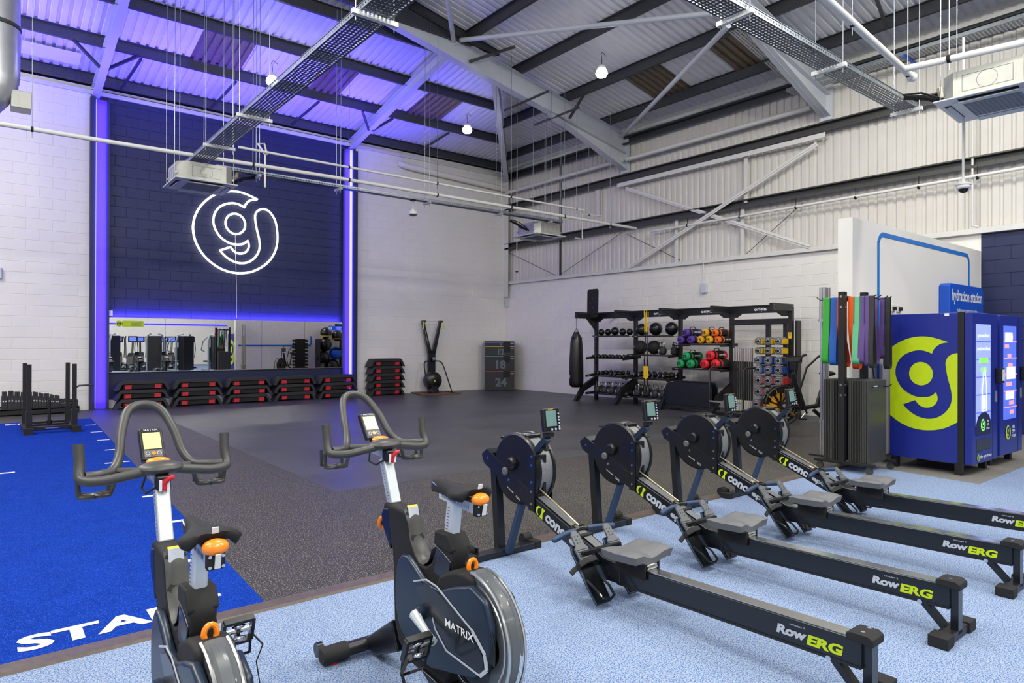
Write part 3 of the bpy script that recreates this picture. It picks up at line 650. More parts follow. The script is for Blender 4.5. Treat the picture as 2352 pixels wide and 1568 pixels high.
# ================================================================ STEP PLATFORMS
def make_step():
    t=thing('step_platform','x','step platform',(0,0,0),0,None); t.scale=(1,1,1.38)
    L,W=.545,.17      # half length, half width
    def arch(hl,top,th,foot): # side outline of the arched deck
        return [(-hl,0),(-hl+.07,0),(-hl+.145,top-th*1.0),(-hl+.19,top-th),(hl-.19,top-th),(hl-.145,top-th),(hl-.07,0),(hl,0),(hl-.085,top-.035),(hl-.11,top-.01),(hl-.145,top),(-hl+.145,top),(-hl+.11,top-.01),(-hl+.085,top-.035)]
    part('deck',MB().prism(arch(L,.155,.055,0),'y',-W,W),'rubberblk',t,bev=.008)
    part('top_pad',MB().prism([(-L+.13,-W+.02),(L-.13,-W+.02),(L-.13,W-.02),(-L+.13,W-.02)],'z',.155,.159),'blackmat',t,bev=.003)
    part('inner_core',MB().bb(-L+.17,L-.17,-W+.03,W-.03,.03,.101),'blackmat',t,smooth=False)
    for sx in (-1,1):
        c=.29*sx
        part('riser_latch',MB().prism([(c-.075,.09),(c+.075,.09),(c+.075-.02,.07),(c+.06,.045),(c+.06,.03),(c-.065,.03),(c-.065,.045),(c-.055,.07)],'y',-W-.004,-W+.03),'redseat',t,smooth=False)
    m=MB()
    for k in range(5): m.cyl((-.2+k*.1,-W-.0015,.13),(-.2+k*.1,-W+.001,.13),.006,8)
    part('rivet',m,'blackmat',t)
    return t
step0=make_step(); first=True
pos=['first from the dumbbell rack','second along','middle','fourth along','last, by the end of the mirror']
for i in range(5):
    xc=-10.53+i*1.137
    for k in range(3):
        lab='black step with red latches, %s of the stack under the mirror, %s stack'%(('bottom','middle','top')[k],('the first past the dumbbell rack','the second from the dumbbell rack','the third, central','the fourth from the dumbbell rack','the last, farthest from the dumbbell rack')[i])
        lab='black red-latched step, %s of the %s stack under the mirror counted from the dumbbell rack'%(('bottom','middle','top')[k],('first','second','third','fourth','fifth')[i])
        L_=(xc+random.uniform(-.012,.012),-.27-(.05 if i<5 else 0),.2*k)
        if first: step0.location=L_; step0['label']=lab; step0['group']='steps stacked under the mirror'; first=False
        else: dup(step0,L_,0,lab,'steps stacked under the mirror')
for k in range(5):
    dup(step0,(-4.50+random.uniform(-.006,.006),-.25,.2*k),0,'black red-latched step, %s in the tall stack against the white wall'%('bottom','second from bottom','middle','second from top','top')[k],'steps stacked against the white wall')
# ================================================================ DUMBBELLS ON THE LOW RACK
t=thing('dumbbell_rack','low black floor rack against the white wall with a curved end bar','rack',(0,0,0))
part('tray_shelf',MB().bb(-14.0,-11.72,-.62,-.58,.02,.14).bb(-14,-11.72,-.62,-.12,.1,.13).bb(-14,-11.72,-.16,-.12,.02,.16),'black',t,bev=.005)
part('end_bar',MB().tube([(-11.82,-.5,.1),(-11.82,-.5,.42),(-11.79,-.48,.5),(-11.72,-.46,.55),(-11.45,-.42,.56)],.02,10),'gunmetal',t)
for x in (-13.9,-12.6,-11.8): part('foot',MB().bb(x-.04,x+.04,-.68,-.08,0,.03),'black',t,smooth=False)
def make_db(r,l,name='round_dumbbell',lab='x'):
    t=thing(name,lab,'dumbbell')
    m=MB()
    for s_ in (-1,1):
        m.lathe((0,s_*l/2,0),[(r*.8,-.05),(r,-.035),(r,.035),(r*.8,.05)],12,'y')
    part('head',m,'rubberblk',t); part('handle',MB().cyl((0,-l/2,0),(0,l/2,0),.016,8),'alu',t)
    part('number_plate',MB().bb(-.02,.02,-l/2-.0525,-l/2-.05,-.02,.02),'greyink',t,smooth=False)
    return t
grp='dumbbells standing on the low rack by the wall'
prot={}
xs=-12.93;i=0
sizes=[.16,.16,.165,.165,.155,.155,.15,.15,.15,.15,.15,.145,.14,.13,.13,.13,.12,.115,.11,.105,.075,.07,.075,.07,.07,.065,.065,.065,.06,.06]
x=-12.97
ordn='first second third fourth fifth sixth seventh eighth ninth tenth eleventh twelfth thirteenth fourteenth fifteenth sixteenth seventeenth eighteenth nineteenth twentieth twenty-first twenty-second twenty-third twenty-fourth twenty-fifth twenty-sixth twenty-seventh twenty-eighth twenty-ninth thirtieth'.split()
names=['heaviest','heavy','heavy','tall','tall']
for i,r in enumerate(sizes):
    # plates stand on edge, seen edge-on: disc axis along x
    key=r
    if key not in prot:
        t=thing('rack_dumbbell','x','dumbbell',(0,0,0),0,grp)
        m=MB(); 
        for s_ in (-1,1): m.lathe((0,0,s_*r*.0),[(.001,0),(.001,0)],3) if False else None
        h=r*2.15
        m.prism([(-.028,0),(.028,0),(.028,h*.72),(.02,h*.76),(.02,h),(-.02,h),(-.02,h*.76),(-.028,h*.72)],'y',-r*.5,r*.5)
        part('head',m,'rubberblk',t,bev=.006); part('number_plate',MB().bb(-.012,.012,-r*.5-.003,-r*.5,h*.42,h*.5),'greyink',t,smooth=False)
        part('handle',MB().cyl((0,r*.4,h*.4),(0,r*.4+.1,h*.4),.016,8),'alu',t)
        prot[key]=t; new=t
        t.location=(x,-.42,.131)
    else: new=dup(prot[key],(x,-.42,.131),0)
    big='tall' if r>.14 else 'mid-sized' if r>.1 else 'small'
    new['label']='%s black dumbbell, %s along the low rack counted towards the curved end bar'%(big,ordn[i])
    new['group']=big+' dumbbells on the low rack'
    x+=(.042 if i%2==0 else .058)*(.55+.45*r/.16) if i<20 else .03
# ================================================================ SLED
t=thing('push_sled','black push sled with four upright posts standing on the blue turf','sled',(-12.42,-3.55,.008),math.radians(1.5))
for sx in (-1,1):
    part('runner',MB().prism([(-.55,0),(.53,0),(.58,.04),(.58,.09),(-.55,.09)],'x',sx*.315-.045,sx*.315+.045),'black',t,smooth=False)
    part('skid_cap',MB().bb(sx*.315-.06,sx*.315+.06,-.6,-.46,0,.1),'blackmat',t,smooth=False)
    for y in (-.42,.42):
        part('socket',MB().bb(sx*.3-.04,sx*.3+.04,y-.04,y+.04,.09,.36),'black',t,smooth=False)
        part('post',MB().bb(sx*.3-.03,sx*.3+.03,y-.03,y+.03,.1,1.1),'blackmat',t,bev=.004)
for y in (-.42,.0,.42): part('cross_tube',MB().bb(-.27,.27,y-.03,y+.03,.05,.11),'black',t,bev=.004)
part('weight_horn',MB().cyl((0,.0,.11),(0,.0,.5),.024,14),'blackmat',t); part('horn_base',MB().cyl((0,0,.1),(0,0,.16),.045,16),'black',t)
part('tow_handle',MB().tube([(-.1,-.45,.08),(-.09,-.5,.08),(.09,-.5,.08),(.1,-.45,.08)],.008,6),'alu',t)
# ================================================================ SKI MACHINE
t=thing('ski_machine','black standing ski machine with lime handles against the white wall','ski machine',(-3.02,-.42,0),math.radians(-12))
part('base_board',MB().prism([(-.62,-.16),(.5,-.62),(.62,-.58),(-.1,.25),(-.55,.25)],'z',.0,.03) if False else MB().bb(-.6,.6,-.66,-.58,0,.03).bb(-.6,-.52,-.6,.3,0,.03).bb(.52,.6,-.6,.3,0,.03).bb(-.6,.6,.24,.32,0,.03),'wood',t,bev=.004)
part('foot_skid',MB().prism([(.3,.02),(-.25,.02),(-.1,.2),(.1,.42),(.25,.42)],'x',-.09,.09),'black',t,smooth=False)
part('lower_column',MB().prism([(-.11,.3),(.11,.3),(.11,1.25),(-.11,1.25)],'y',.14,.26),'navyblk',t,bev=.01)
for s_ in (-1,1):
    part('arm_column',MB().prism([(s_*.0,1.15),(s_*.115,1.15),(s_*.30,2.08),(s_*.24,2.1)],'y',.14,.26),'navyblk',t,smooth=False)
    part('pulley_head',MB().bb(min(s_*.21,s_*.31),max(s_*.21,s_*.31),.06,.24,2.06,2.12),'black',t,bev=.01)
    part('ski_handle',MB().tube([(s_*.30,.05,2.08),(s_*.31,.0,1.98),(s_*.32,-.01,1.86)],.012,8).bar((s_*.30,-.02,1.87),(s_*.36,-.03,1.86),.02,.02),'lime',t)
    part('support_tube',MB().tube([(s_*.08,.14,.93),(s_*.2,.1,.93),(s_*.27,.05,.88),(s_*.3,-.05,.75),(s_*.36,-.55,.06),(s_*.365,-.58,.03)],.018,10),'black',t)
part('cross_cord',MB().cyl((-.24,.1,2.1),(.24,.1,2.1),.004,6),'alu',t)
part('flywheel',MB().lathe((0,.10,.36),[(.05,-.19),(.17,-.18),(.25,-.12),(.27,-.05),(.27,.05)],28,'y'),'satin',t)
part('flywheel_hub',MB().cyl((0,-.095,.36),(0,-.1,.36),.03,14),'lime',t)
part('monitor',MB().box((0,0,0),(.13,.05,.15)).xf(Matrix.Translation((.03,.06,.98))@Matrix.Rotation(math.radians(-25),4,'X')),'navyblk',t,bev=.008)
part('monitor_screen',MB().box((0,-.027,.015),(.085,.003,.08)).xf(Matrix.Translation((.03,.06,.98))@Matrix.Rotation(math.radians(-25),4,'X')),'screen_lcd',t,smooth=False)
m=MB(); textm(m,'concept 2',(-.17,.138,1.62),(.22,0,-1),(1,0,.22),.03,.42); part('lettering',m,'greyink',t,smooth=False)
# ================================================================ PLYO BOXES
z=0
for i,(h,n,col,lab) in enumerate(((.61,'24','red','tallest soft plyo box marked 24 at the bottom of the corner stack'),(.457,'18','x','soft plyo box marked 18 with a red seam beneath it'),(.305,'12','x','soft plyo box marked 12 in the corner stack'),(.152,'6','x','thin soft plyo box marked 6 on top of the corner stack'))):
    t=thing('plyo_box',lab,'plyo box',(-.66,-.50,z),math.radians(-37),'soft plyo boxes in the corner')
    W,Dp=.46,.32
    part('body',MB().bb(-W,W,-Dp,Dp,.0,h-.002),'rubberblk',t,bev=.012)
    sc={0:solid('seam_red','e04a50'),1:solid('seam_teal','4f9a90'),2:solid('seam_yellow','e8b420'),3:solid('seam_blue','4a5cb0')}[i]
    z0=h-.022 if i<3 else h-.06
    m=MB().bb(-W-.002,.12,-Dp-.004,-Dp+.01,z0,z0+.018).bb(.33,W+.002,-Dp-.004,-Dp+.01,z0,z0+.018); part('seam',m,sc,t,smooth=False)
    part('strap',MB().bb(.12,.33,-Dp-.006,-Dp+.01,max(h-.2,.02),h-.01),'blackmat',t,smooth=False)
    m=MB(); textm(m,n,(.05,-Dp-.005,h*.42),(1,0,0),(0,0,1),min(.27,h*.62),None,.04); part('number',m,solid('number_slate','59646e'),t,smooth=False)
    m=MB(); textm(m,'origin',(.39,-Dp-.005,h-.075 if i else h-.09),(1,0,0),(0,0,1),.028,.09,.02); part('lettering',m,'white',t,smooth=False)
    z+=h
# ================================================================ STORAGE RIG
RX=-.75; UY=[-4.785,-6.12,-7.453,-8.789,-10.117]
rig=thing('storage_rig','long black storage rig with five uprights and shelves against the white block wall','rig')
for i,y in enumerate(UY):
    part('upright',MB().bb(RX-.04,RX+.04,y-.04,y+.04,0,2.2),'black',rig,bev=.004)
    m=MB()
    for k in range(28): m.bb(RX-.043,RX-.0402,y-.008,y+.008,.35+k*.066,.364+k*.066)
    part('adjust_hole',m,'acgrille' if i==0 else 'blackmat',rig,smooth=False)
    part('wall_tie',MB().bb(RX,-.001,y-.02,y+.02,2.14,2.18),'black',rig,smooth=False) if i==0 else None
    # forward arm holding the pull-up bar, with the white round bolts
    part('bar_arm',MB().bb(-1.5,RX+.04,y-.035,y+.035,2.12 if i else 2.1,2.26),'black',rig,bev=.004)
    m=MB()
    for q in ((-1.44,2.15),(-1.44,2.22),(-.8,2.22),(-.8,2.15)): m.cyl((q[0],y-.04,q[1]),(q[0],y+.04,q[1]),.012,8)
    part('bolt',m,'chrome',rig)
    if i<4:
        part('front_foot',MB().prism([(-.79,.62),(-.79,.42),(-1.2,.25),(-1.42,.0),(-1.56,.0),(-1.28,.38)],'y',y-.04,y+.04),'black',rig,bev=.004)
        part('foot_pad',MB().bb(-1.6,-1.4,y-.08,y+.08,0,.008),'black',rig,smooth=False)
    if i<4:
        y2=UY[i+1]; a=y-.04; b=y2+.04
        m=MB().prism([(a,2.26),(b,2.26),(b,2.02),(b+.12,2.02),(b+.24,2.1),(a-.24,2.1),(a-.12,2.02),(a,2.02)],'x',RX-.055,RX-.035)
        part('beam_panel',m,'black',rig,smooth=False)
        part('pull_up_bar',MB().cyl((-1.44,y-.03,2.21),(-1.44,y2+.03,2.21),.017,12),'black',rig)
        if i>=1:
            m=MB(); textm(m,'origin',(RX-.057,y-1.335*.55+ (0 if i<3 else .04),2.17),(0,-1,0),(0,0,1),.085,.27,.02); part('lettering',m,'white',rig,smooth=False)
part('end_gusset',MB().prism([(-.75+0,2.12),(-.75,1.75),(-1.15,2.12)],'y',UY[0]-.01,UY[0]+.01),'black',rig,smooth=False)
part('target_plate',MB().prism([(-4.70,2.17),(-4.74,2.13),(-5.05,2.13),(-5.09,2.17),(-5.1,2.82),(-5.06,2.87),(-4.75,2.87),(-4.71,2.82)],'x',-1.02,-1.0),'blackmat',rig,bev=.004)
m=MB()
for y,z in ((-4.9,2.62),(-4.82,2.5),(-4.99,2.51),(-4.905,2.39)): m.cyl((-1.025,y,z),(-1.02,y,z),.012,8)
part('plate_bolt',m,'chrome',rig)
def shelf(i,z,x0,x1,tilt=0,nm='shelf'):
    y,y2=UY[i]-.05,UY[i+1]+.05
    m=MB(); m.add([(x0,y,z-tilt),(x0,y2,z-tilt),(x1,y2,z),(x1,y,z),(x0,y,z-tilt+.03),(x0,y2,z-tilt+.03),(x1,y2,z+.005),(x1,y,z+.005),(x0+.02,y,z-tilt+.005),(x0+.02,y2,z-tilt+.005)],[(0,3,2,1),(0,1,5,4),(4,5,9,8),(8,9,6,7),(2,3,7,6),(0,4,8,7,3),(1,2,6,9,5)])
    part(nm,m,'black',rig,smooth=False)
    if x0<-1: 
        for yy in (y,y2): part('shelf_side',MB().prism([(x0,z-tilt-.03),(x1,z-.02),(x1,z+.05),(x0,z-tilt+.03)],'y',yy-.004,yy+.004),'black',rig,smooth=False)
    m=MB(); textm(m,'origin',(x0-.001,y-.12,z-tilt+.013),(0,-1,0),(0,0,1),.02,.09,.0); part('lettering',m,'white',rig,smooth=False)
shelf(0,1.64,-.95,-.45); shelf(1,1.63,-.95,-.45)
shelf(0,1.12,-1.18,-.5,.04); shelf(1,1.2,-1.14,-.5,.03)
shelf(0,.68,-1.2,-.5,.05); shelf(1,.67,-1.2,-.5,.05)
shelf(0,.185,-1.2,-.6); shelf(1,.18,-1.2,-.6)
shelf(2,1.43,-1.12,-.45); shelf(2,.895,-1.12,-.45)
part('weight_post',MB().bb(-.70,-.62,-9.62,-9.54,.05,1.95),'black',rig,smooth=False)
part('weight_post',MB().bb(-.70,-.62,-10.0,-9.92,.05,1.95),'black',rig,smooth=False)
part('cross_panel',MB().bb(RX-.03,RX,UY[4]+.04,UY[3]-.04,1.86,1.98),'black',rig,smooth=False)
part('yellow_label',MB().bb(RX-.044,RX-.0405,UY[4]-.03,UY[4]+.035,1.58,1.7),'yellow',rig,smooth=False,label='yellow warning label')
part('warning_mark',MB().bb(RX-.046,RX-.0445,UY[4]-.018,UY[4]+.02,1.61,1.615).bb(RX-.046,RX-.0445,UY[4]-.018,UY[4]+.02,1.635,1.64).bb(RX-.046,RX-.0445,UY[4]-.01,UY[4]+.012,1.655,1.68),'blackmat',rig,smooth=False)
part('dip_arm',MB().bb(-1.45,-.79,UY[4]-.25,UY[4]-.19,1.13,1.21).bb(-.86,-.79,UY[4]-.25,UY[4]+.04,1.1,1.24),'black',rig,bev=.004)
part('tall_panel',MB().bb(-.76,-.60,UY[4]-.13,UY[4]-.09,0,1.93),'black',rig,smooth=False)
for z in (): part('rear_tie',MB().bb(-.16,-.1,UY[4],UY[0],z,z+.06),'white_steel' if False else 'black',rig,smooth=False)
for k in range(7):
    z=(1.523,1.33,1.135,.95,.735,.505,.255)[k]
    part('peg_rail',MB().bb(-.78,-.74,-10.06,-9.5,z-.02,z+.02),'black',rig,smooth=False)
# ---- balls
def ball(name,lab,y,z,r,x=-.78,grp=None,num='8',st=True):
    t=thing(name,lab,'ball',(x,y,z+r),0,grp)
    part('shell',MB().ball((0,0,0),r,20,12),'satin' if st else 'blackmat',t)
    m=MB(); textm(m,num,(-r-.001,.3*r*0,0),(0,-1,0),(0,0,1),r*.32,None,.02)
    R=Matrix.Rotation(math.radians(-24),4,'Z')@Matrix.Rotation(math.radians(8),4,'Y'); m.xf(R); part('number',m,'greyink',t,smooth=False)
    if not st:
        m=MB(); m.torus((0,0,0),r*1.002,.003,'x',24,4); m.torus((0,0,0),r*1.002,.003,'z',24,4); part('seam',m,'gunmetal',t)
    return t
on1=['end of the top shelf by the punch bag','second from the punch bag','middle and largest','fourth from the punch bag','fifth, beside the second upright']
for i,(y,r) in enumerate(((-4.99,.085),(-5.22,.085),(-5.46,.105),(-5.72,.088),(-5.95,.085))):
    ball('slam_ball','small black ball, %s of five from the punch bag on the top shelf'%('first','second','third and largest','fourth','fifth')[i],y,1.67,r,grp='black balls on the top shelf of the rig')
for i,(y,r,n) in enumerate(((-6.36,.145,'10'),(-6.78,.155,'12'),(-7.24,.155,'15'))):
    ball('slam_ball','large glossy black ball on the upper rig shelf, %s'%('against the second upright','behind the yellow straps','beside the purple bags')[i],y,1.66,r,x=-.8,grp='black balls on the top shelf of the rig',num=n)
for i,(y,n) in enumerate(((-6.36,'6'),(-6.78,'9'))):
    ball('medicine_ball','matt black stitched medicine ball %s on the middle shelf marked %s'%(('by the second upright','behind the yellow straps')[i],n),y,1.21,.165,x=-.86,grp='medicine balls on the rig',num=n,st=False)
# ---- kettlebells
def make_kb(r,num):
    t=thing('kettlebell','x','kettlebell')
    m=MB().lathe((0,0,0),[(r*.55,0),(r*.9,r*.3),(r,r*.9),(r*.9,r*1.4),(r*.55,r*1.8),(r*.3,r*1.95)],18); part('bell',m,'rubberblk',t)
    h=r*1.7; part('handle',MB().tube([(0,r*.5,h),(0,r*.62,h+r*.75),(0,r*.5,h+r*1.15),(0,-r*.5,h+r*1.15),(0,-r*.62,h+r*.75),(0,-r*.5,h)],r*.15,8),'chrome',t)
    m=MB(); textm(m,num,(-r-.002,0,r*.95),(0,-1,0),(0,0,1),r*.6,None,.03); m.bb(-r-.003,-r-.001,-r*.15,r*.15,r*.5,r*.55); part('number',m,'white',t,smooth=False)
    return t
def kb(num,r,y,z,x,lab,grp): 
    t=make_kb(r,num); t.location=(x,y,z); t.rotation_euler=(0,0,math.radians(-18)); t['label']=lab; t['group']=grp
nm_=['first','second','third','fourth','fifth']
G_='kettlebells on the bottom shelf of the rig'
for i,(y,n) in enumerate(((-5.13,'4'),(-5.38,'6'),(-5.62,'8'),(-5.87,'10'))): kb(n,.093,y,.215,-1.08,'%s front kettlebell from the punch bag on the bottom shelf'%nm_[i],G_)
for i,(y,n) in enumerate(((-6.45,'6'),(-6.72,'6'),(-6.98,'8'),(-7.21,'8'))): kb(n,.098,y,.21,-1.08,'%s front kettlebell past the second foot of the rig'%nm_[i],G_)
for i in range(5):
    kb('12',.09,-5.05-.24*i,.215,-.82,'rear row kettlebell of the first bay, %s from the punch bag'%('first','second','third','fourth','fifth')[i],G_)
for i in range(5):
    kb('16',.09,-6.36-.24*i,.21,-.82,'rear row kettlebell of the second bay, %s from its upright'%('first','second','third','fourth','fifth')[i],G_)
kb('4',.1,-7.12,1.21,-.98,'kettlebell marked 4 on the middle shelf behind the yellow straps','kettlebells on the middle shelf'); kb('4',.1,-7.34,1.21,-.82,'dark kettlebell half hidden behind the purple bags on the middle shelf','kettlebells on the middle shelf')
# ---- small dumbbells
def make_sd(r,l):
    t=thing('dumbbell','x','dumbbell')
    for s_ in (-1,1): part('head',MB().lathe((s_*l/2,0,r),[(r*.75,-.03),(r,-.02),(r,.02),(r*.75,.03)],10,'x'),'satin',t)
    part('handle',MB().cyl((-l/2,0,r),(l/2,0,r),.013,8),'alu',t)
    m=MB(); textm(m,'2',(-l/2-.031,0,r),(0,-1,0),(0,0,1),r*.7,None,.02); part('number',m,'white',t,smooth=False)
    return t
sd=make_sd(.036,.13); used=False
def place(proto,loc,rz,lab,grp,flag=[]):
    if proto.name in flag: return dup(proto,loc,rz,lab,grp)
    flag.append(proto.name); proto.location=loc; proto.rotation_euler=(0,0,rz); proto['label']=lab; proto['group']=grp; return proto
nm=['first','second','third','fourth','fifth','sixth','seventh','eighth','ninth','tenth']
for i in range(10):
    place(sd,(-1.0,-4.98-.118*i,1.102),math.radians(-12),'small dumbbell on the first bay middle shelf, %s from the punch bag'%nm[i],'small dumbbells on the middle shelf')
    if i%2==0: place(sd,(-.82,-5.02-.118*i,1.115),math.radians(-12),'small rear dumbbell on the first bay middle shelf, %s along'%nm[i//2],'small dumbbells on the middle shelf')
sb=make_sd(.05,.15)
for i,(y,x) in enumerate(((-5.19,-1.0),(-5.31,-1.0),(-5.25,-.78),(-5.38,-.78),(-5.62,-1.0),(-5.76,-1.0),(-5.66,-.78),(-5.82,-.78))):
    place(sb,(x,y,.672 if x<-.9 else .685),math.radians(-12),'glossy black dumbbell, %s in the %s cluster on the lower tilted shelf'%(nm[i%4],'nearer' if i<4 else 'further'),'dumbbells on the lower shelf')
sc=make_sd(.062,.16)
for i,(y,x) in enumerate(((-6.39,-1.0),(-6.55,-1.02),(-6.47,-.8),(-6.66,-.8),(-6.84,-1.0),(-6.99,-.8),(-7.13,-1.0),(-7.27,-1.02),(-7.16,-.8),(-7.36,-.8))):
    place(sc,(x,y,.668 if x<-.9 else .68),math.radians(-12),'larger glossy dumbbell on the second bay lower shelf, %s along from the upright'%nm[i],'dumbbells on the lower shelf')
# ---- filled training bags
def bag(num,c,y,z,r,x=-1.15,word=False,where=''):
    t=thing('weight_bag','%s ended black weight bag, %s'%(c,where),'weight bag',(x,y,z),math.radians(-6),'weight bags on the rig')
    col=solid('bag_'+c,{'purple':'5a3aa0','yellow':'f0b51a','orange':'ee6a14','green':'169a58','red':'e0202a'}[c],.55)
    L=.5
    part('body',MB().lathe((0,0,0),[(r*.9,.05),(r,.08),(r,L-.08),(r*.9,L-.05)],20,'x'),'blackmat',t)
    part('end_cap',MB().lathe((0,0,0),[(.001,-.012),(r*.5,-.012),(r*.8,-.006),(r*.98,.02),(r*1.0,.07)],20,'x'),col,t)
    part('end_cap',MB().lathe((0,0,0),[(r*1.01,L-.12),(r*.98,L-.02),(r*.8,L),(.001,L)],20,'x'),col,t)
    part('band',MB().lathe((0,0,0),[(r*1.01,.13),(r*1.02,.135),(r*1.02,.165),(r*1.01,.17)],20,'x'),col,t)
    m=MB(); textm(m,num,(-.0135,0,0),(0,-1,0),(0,0,1),r*.75,r*1.25,.03); part('number',m,'blackmat',t,smooth=False)
    if word:
        m=MB(); textm(m,'origin',(.31,0,0),(1,0,0),(0,0,1),r*.55,.2,.02)
        m.v=[(v[0],-(r*1.015)*cos(v[2]/r),(r*1.015)*sin(v[2]/r)) for v in m.v]; m.xf(Matrix.Rotation(math.radians(-8),4,'X')); part('lettering',m,'white',t,smooth=False)
    part('carry_handle',MB().tube([(.17,0,r*.95),(.18,0,r*1.35),(.25,0,r*1.5),(.32,0,r*1.35),(.33,0,r*.95)],.009,6),'blackmat',t)
    return t
bag('20','purple',-7.73,1.555,.088,where='lower of the purple trio beside the shelf edge'); bag('20','purple',-8.0,1.555,.088,where='lower purple bag next to the yellow ones'); bag('20','purple',-7.87,1.71,.088,word=True,where='top of the purple trio with white lettering')
bag('15','yellow',-8.25,1.555,.085,where='lower yellow bag beside the purple one'); bag('15','yellow',-8.47,1.555,.085,where='lower yellow bag beside the orange one'); bag('15','yellow',-8.37,1.705,.085,where='top of the yellow trio')
bag('10','orange',-8.68,1.55,.078,word=True,where='lower orange bag by the upright'); bag('10','orange',-8.61,1.70,.078,where='upper orange bag on the upper bag shelf')
bag('25','green',-7.72,1.02,.095,where='lower green bag beside the shelf edge'); bag('25','green',-7.99,1.02,.095,where='lower green bag next to the red ones'); bag('25','green',-7.87,1.185,.095,word=True,where='top of the green trio')
bag('30','red',-8.35,1.03,.105,where='lower red bag beside the green ones'); bag('30','red',-8.62,1.03,.105,where='lower red bag by the upright'); bag('30','red',-8.49,1.215,.105,word=True,where='top of the red trio with white lettering')
# ---- octagonal weights on pegs
def plate_stack(y,z,c,n,R,lab):
    t=thing('weight_stack',lab,'weight plates',(-1.08,y,z),0,c+' weight plates on the pegs')
    oc=[(R*cos(pi/8+k*pi/4),R*sin(pi/8+k*pi/4)) for k in range(8)]
    col=solid('plate_'+c,{'yellow':'e2b80c','blue':'0b3fa0','red':'b81423'}[c],.5)
    for k in range(n):
        x=k*.06
        part('plate',MB().prism([(a,b) for a,b in oc],'x',x,x+.05),'platebg',t,bev=.005)
        part('colour_ring',MB().bb(x+.004,x+.054,-R*1.03,-R*.55,-R*.62,R*.62).bb(x+.004,x+.054,R*.55,R*1.03,-R*.62,R*.62),col,t,smooth=False)
    part('hub',MB().lathe((-.004,0,0),[(.2*R,0),(.5*R,0),(.5*R,.004)],16,'x'),'blackmat',t); part('hub_ring',MB().torus((-.005,0,0),R*.4,.004,'x',20,5),'white',t)
    part('peg',MB().cyl((-.1,0,0),(.32,0,0),.012,8),'black',t)
    m=MB(); textm(m,'origin',(-.002,0,R*.72),(0,-1,0),(0,0,1),R*.16,R*.6,.01); part('lettering',m,'white',t,smooth=False)
row=['top','second','third','fourth','fifth','sixth','bottom']
for k,(z,c,R) in enumerate(((1.523,'yellow',.082),(1.33,'yellow',.08),(1.135,'blue',.09),(.95,'blue',.09),(.735,'red',.1),(.505,'red',.098),(.255,'red',.1))):
    for j,y in enumerate((-9.6,-9.81,-10.03) if k<6 else (-9.56,-9.9)):
        plate_stack(y,z,c,4 if c!='red' else 5,R,'%s weight plates on the %s peg row, %s peg'%(c,row[k],('first','middle','last before the tall upright')[j]))
# ---- bars standing in the bay
for k in range(9):
    t=thing('body_bar','black sleeved bar with steel top standing in the fourth bay, %s from the upright'%nm[k],'bar',(-.95,-8.97-.052*k,.05),0,'upright bars in the fourth bay')
    part('sleeve',MB().cyl((0,0,0),(0,0,1.05),.02,8),'blackmat',t); part('end',MB().cyl((0,0,1.05),(0,0,1.33),.021,8),'alu',t); part('foot_band',MB().cyl((0,0,.02),(0,0,.25),.0215,8),solid('pale_band','c9cbb5'),t)
t=thing('bar_cage','bent black tube cage on the floor holding the upright bars','rack',(0,0,0))
for y in (-8.72,-9.5): part('hoop',MB().tube([(-1.45,y,0),(-1.45,y,.93),(-1.42,y-.02,.97),(-1.3,y-.03,.98),(-.8,y-.03,.98)],.018,8),'black',t)
for z in (.04,.26): part('rail',MB().bb(-1.47,-1.43,-9.5,-8.72,z,z+.03),'black' if z<.1 else 'alu',t,smooth=False)
part('floor_tray',MB().bb(-1.45,-.85,-9.5,-8.72,.01,.04),'black',t,smooth=False)
# ---- folded board (reformer platform) leaning on the rig
t=thing('folding_platform','wide dark folded platform with rounded corners parked on castors against the rig','bench',(-1.35,-8.12,0))
pr=[(-.60,.12),(.60,.12),(.60,.50),(.57,.58),(.50,.62),(-.50,.62),(-.57,.58),(-.60,.50)]
part('front_board',MB().prism(pr,'x',-.03,0),'navyblk',t,bev=.008); part('rear_board',MB().prism([(a*1.0-.0,b+.03) for a,b in pr],'x',.18,.22),'navyblk',t,bev=.008)
part('base_frame',MB().bb(-.02,.3,-.58,.58,.06,.12),'black',t,bev=.005)
for y in (-.5,.5): part('castor',MB().cyl((.02,y-.012,.03),(.02,y+.012,.03),.03,12),'gunmetal',t)
m=MB(); textm(m,'origin',(-.031,-.38,.55),(0,-1,0),(0,0,1),.045,.16,.02); part('lettering',m,'handleblue',t,smooth=False)
# ---- hanging straps
t=thing('suspension_straps','yellow and black suspension straps hanging from the pull-up bar','training strap',(-1.44,-7.02,0))
for d in (-.035,.035):
    part('yellow_loop',MB().bar((-.03,d,2.24),(-.02,d*.7,1.72),.022,.004,upv=(1,0,0)).bar((.03,d,2.24),(.02,d*.9,1.74),.022,.004,upv=(1,0,0)),'yellow',t,smooth=False)
    part('webbing',MB().bar((0,d*.6,1.72),(-.01,d*1.1,1.1),.028,.005,upv=(1,0,0)).bar((-.01,d*1.3,1.1),(-.01,d*1.1,.5),.035,.005,upv=(1,0,0)),'blackmat',t,smooth=False)
    part('yellow_band',MB().bar((-.014,d*1.2,.95),(-.014,d*1.2,.68),.042,.008,upv=(1,0,0)),'yellow',t,smooth=False)
    part('foot_cradle',MB().tube([(0,d*1.3-.02,.52),(-.01,d*1.3-.05,.38),(0,d*1.3-.03,.28),(0,d*1.3+.03,.28),(.01,d*1.3+.05,.38),(0,d*1.3+.02,.52)],.014,6),'satin',t)
part('buckle',MB().box((0,0,1.7),(.03,.1,.05)),'black',t,bev=.004)
part('yellow_band',MB().box((-.01,0,.8),(.01,.03,.3)),'yellow',t,smooth=False)
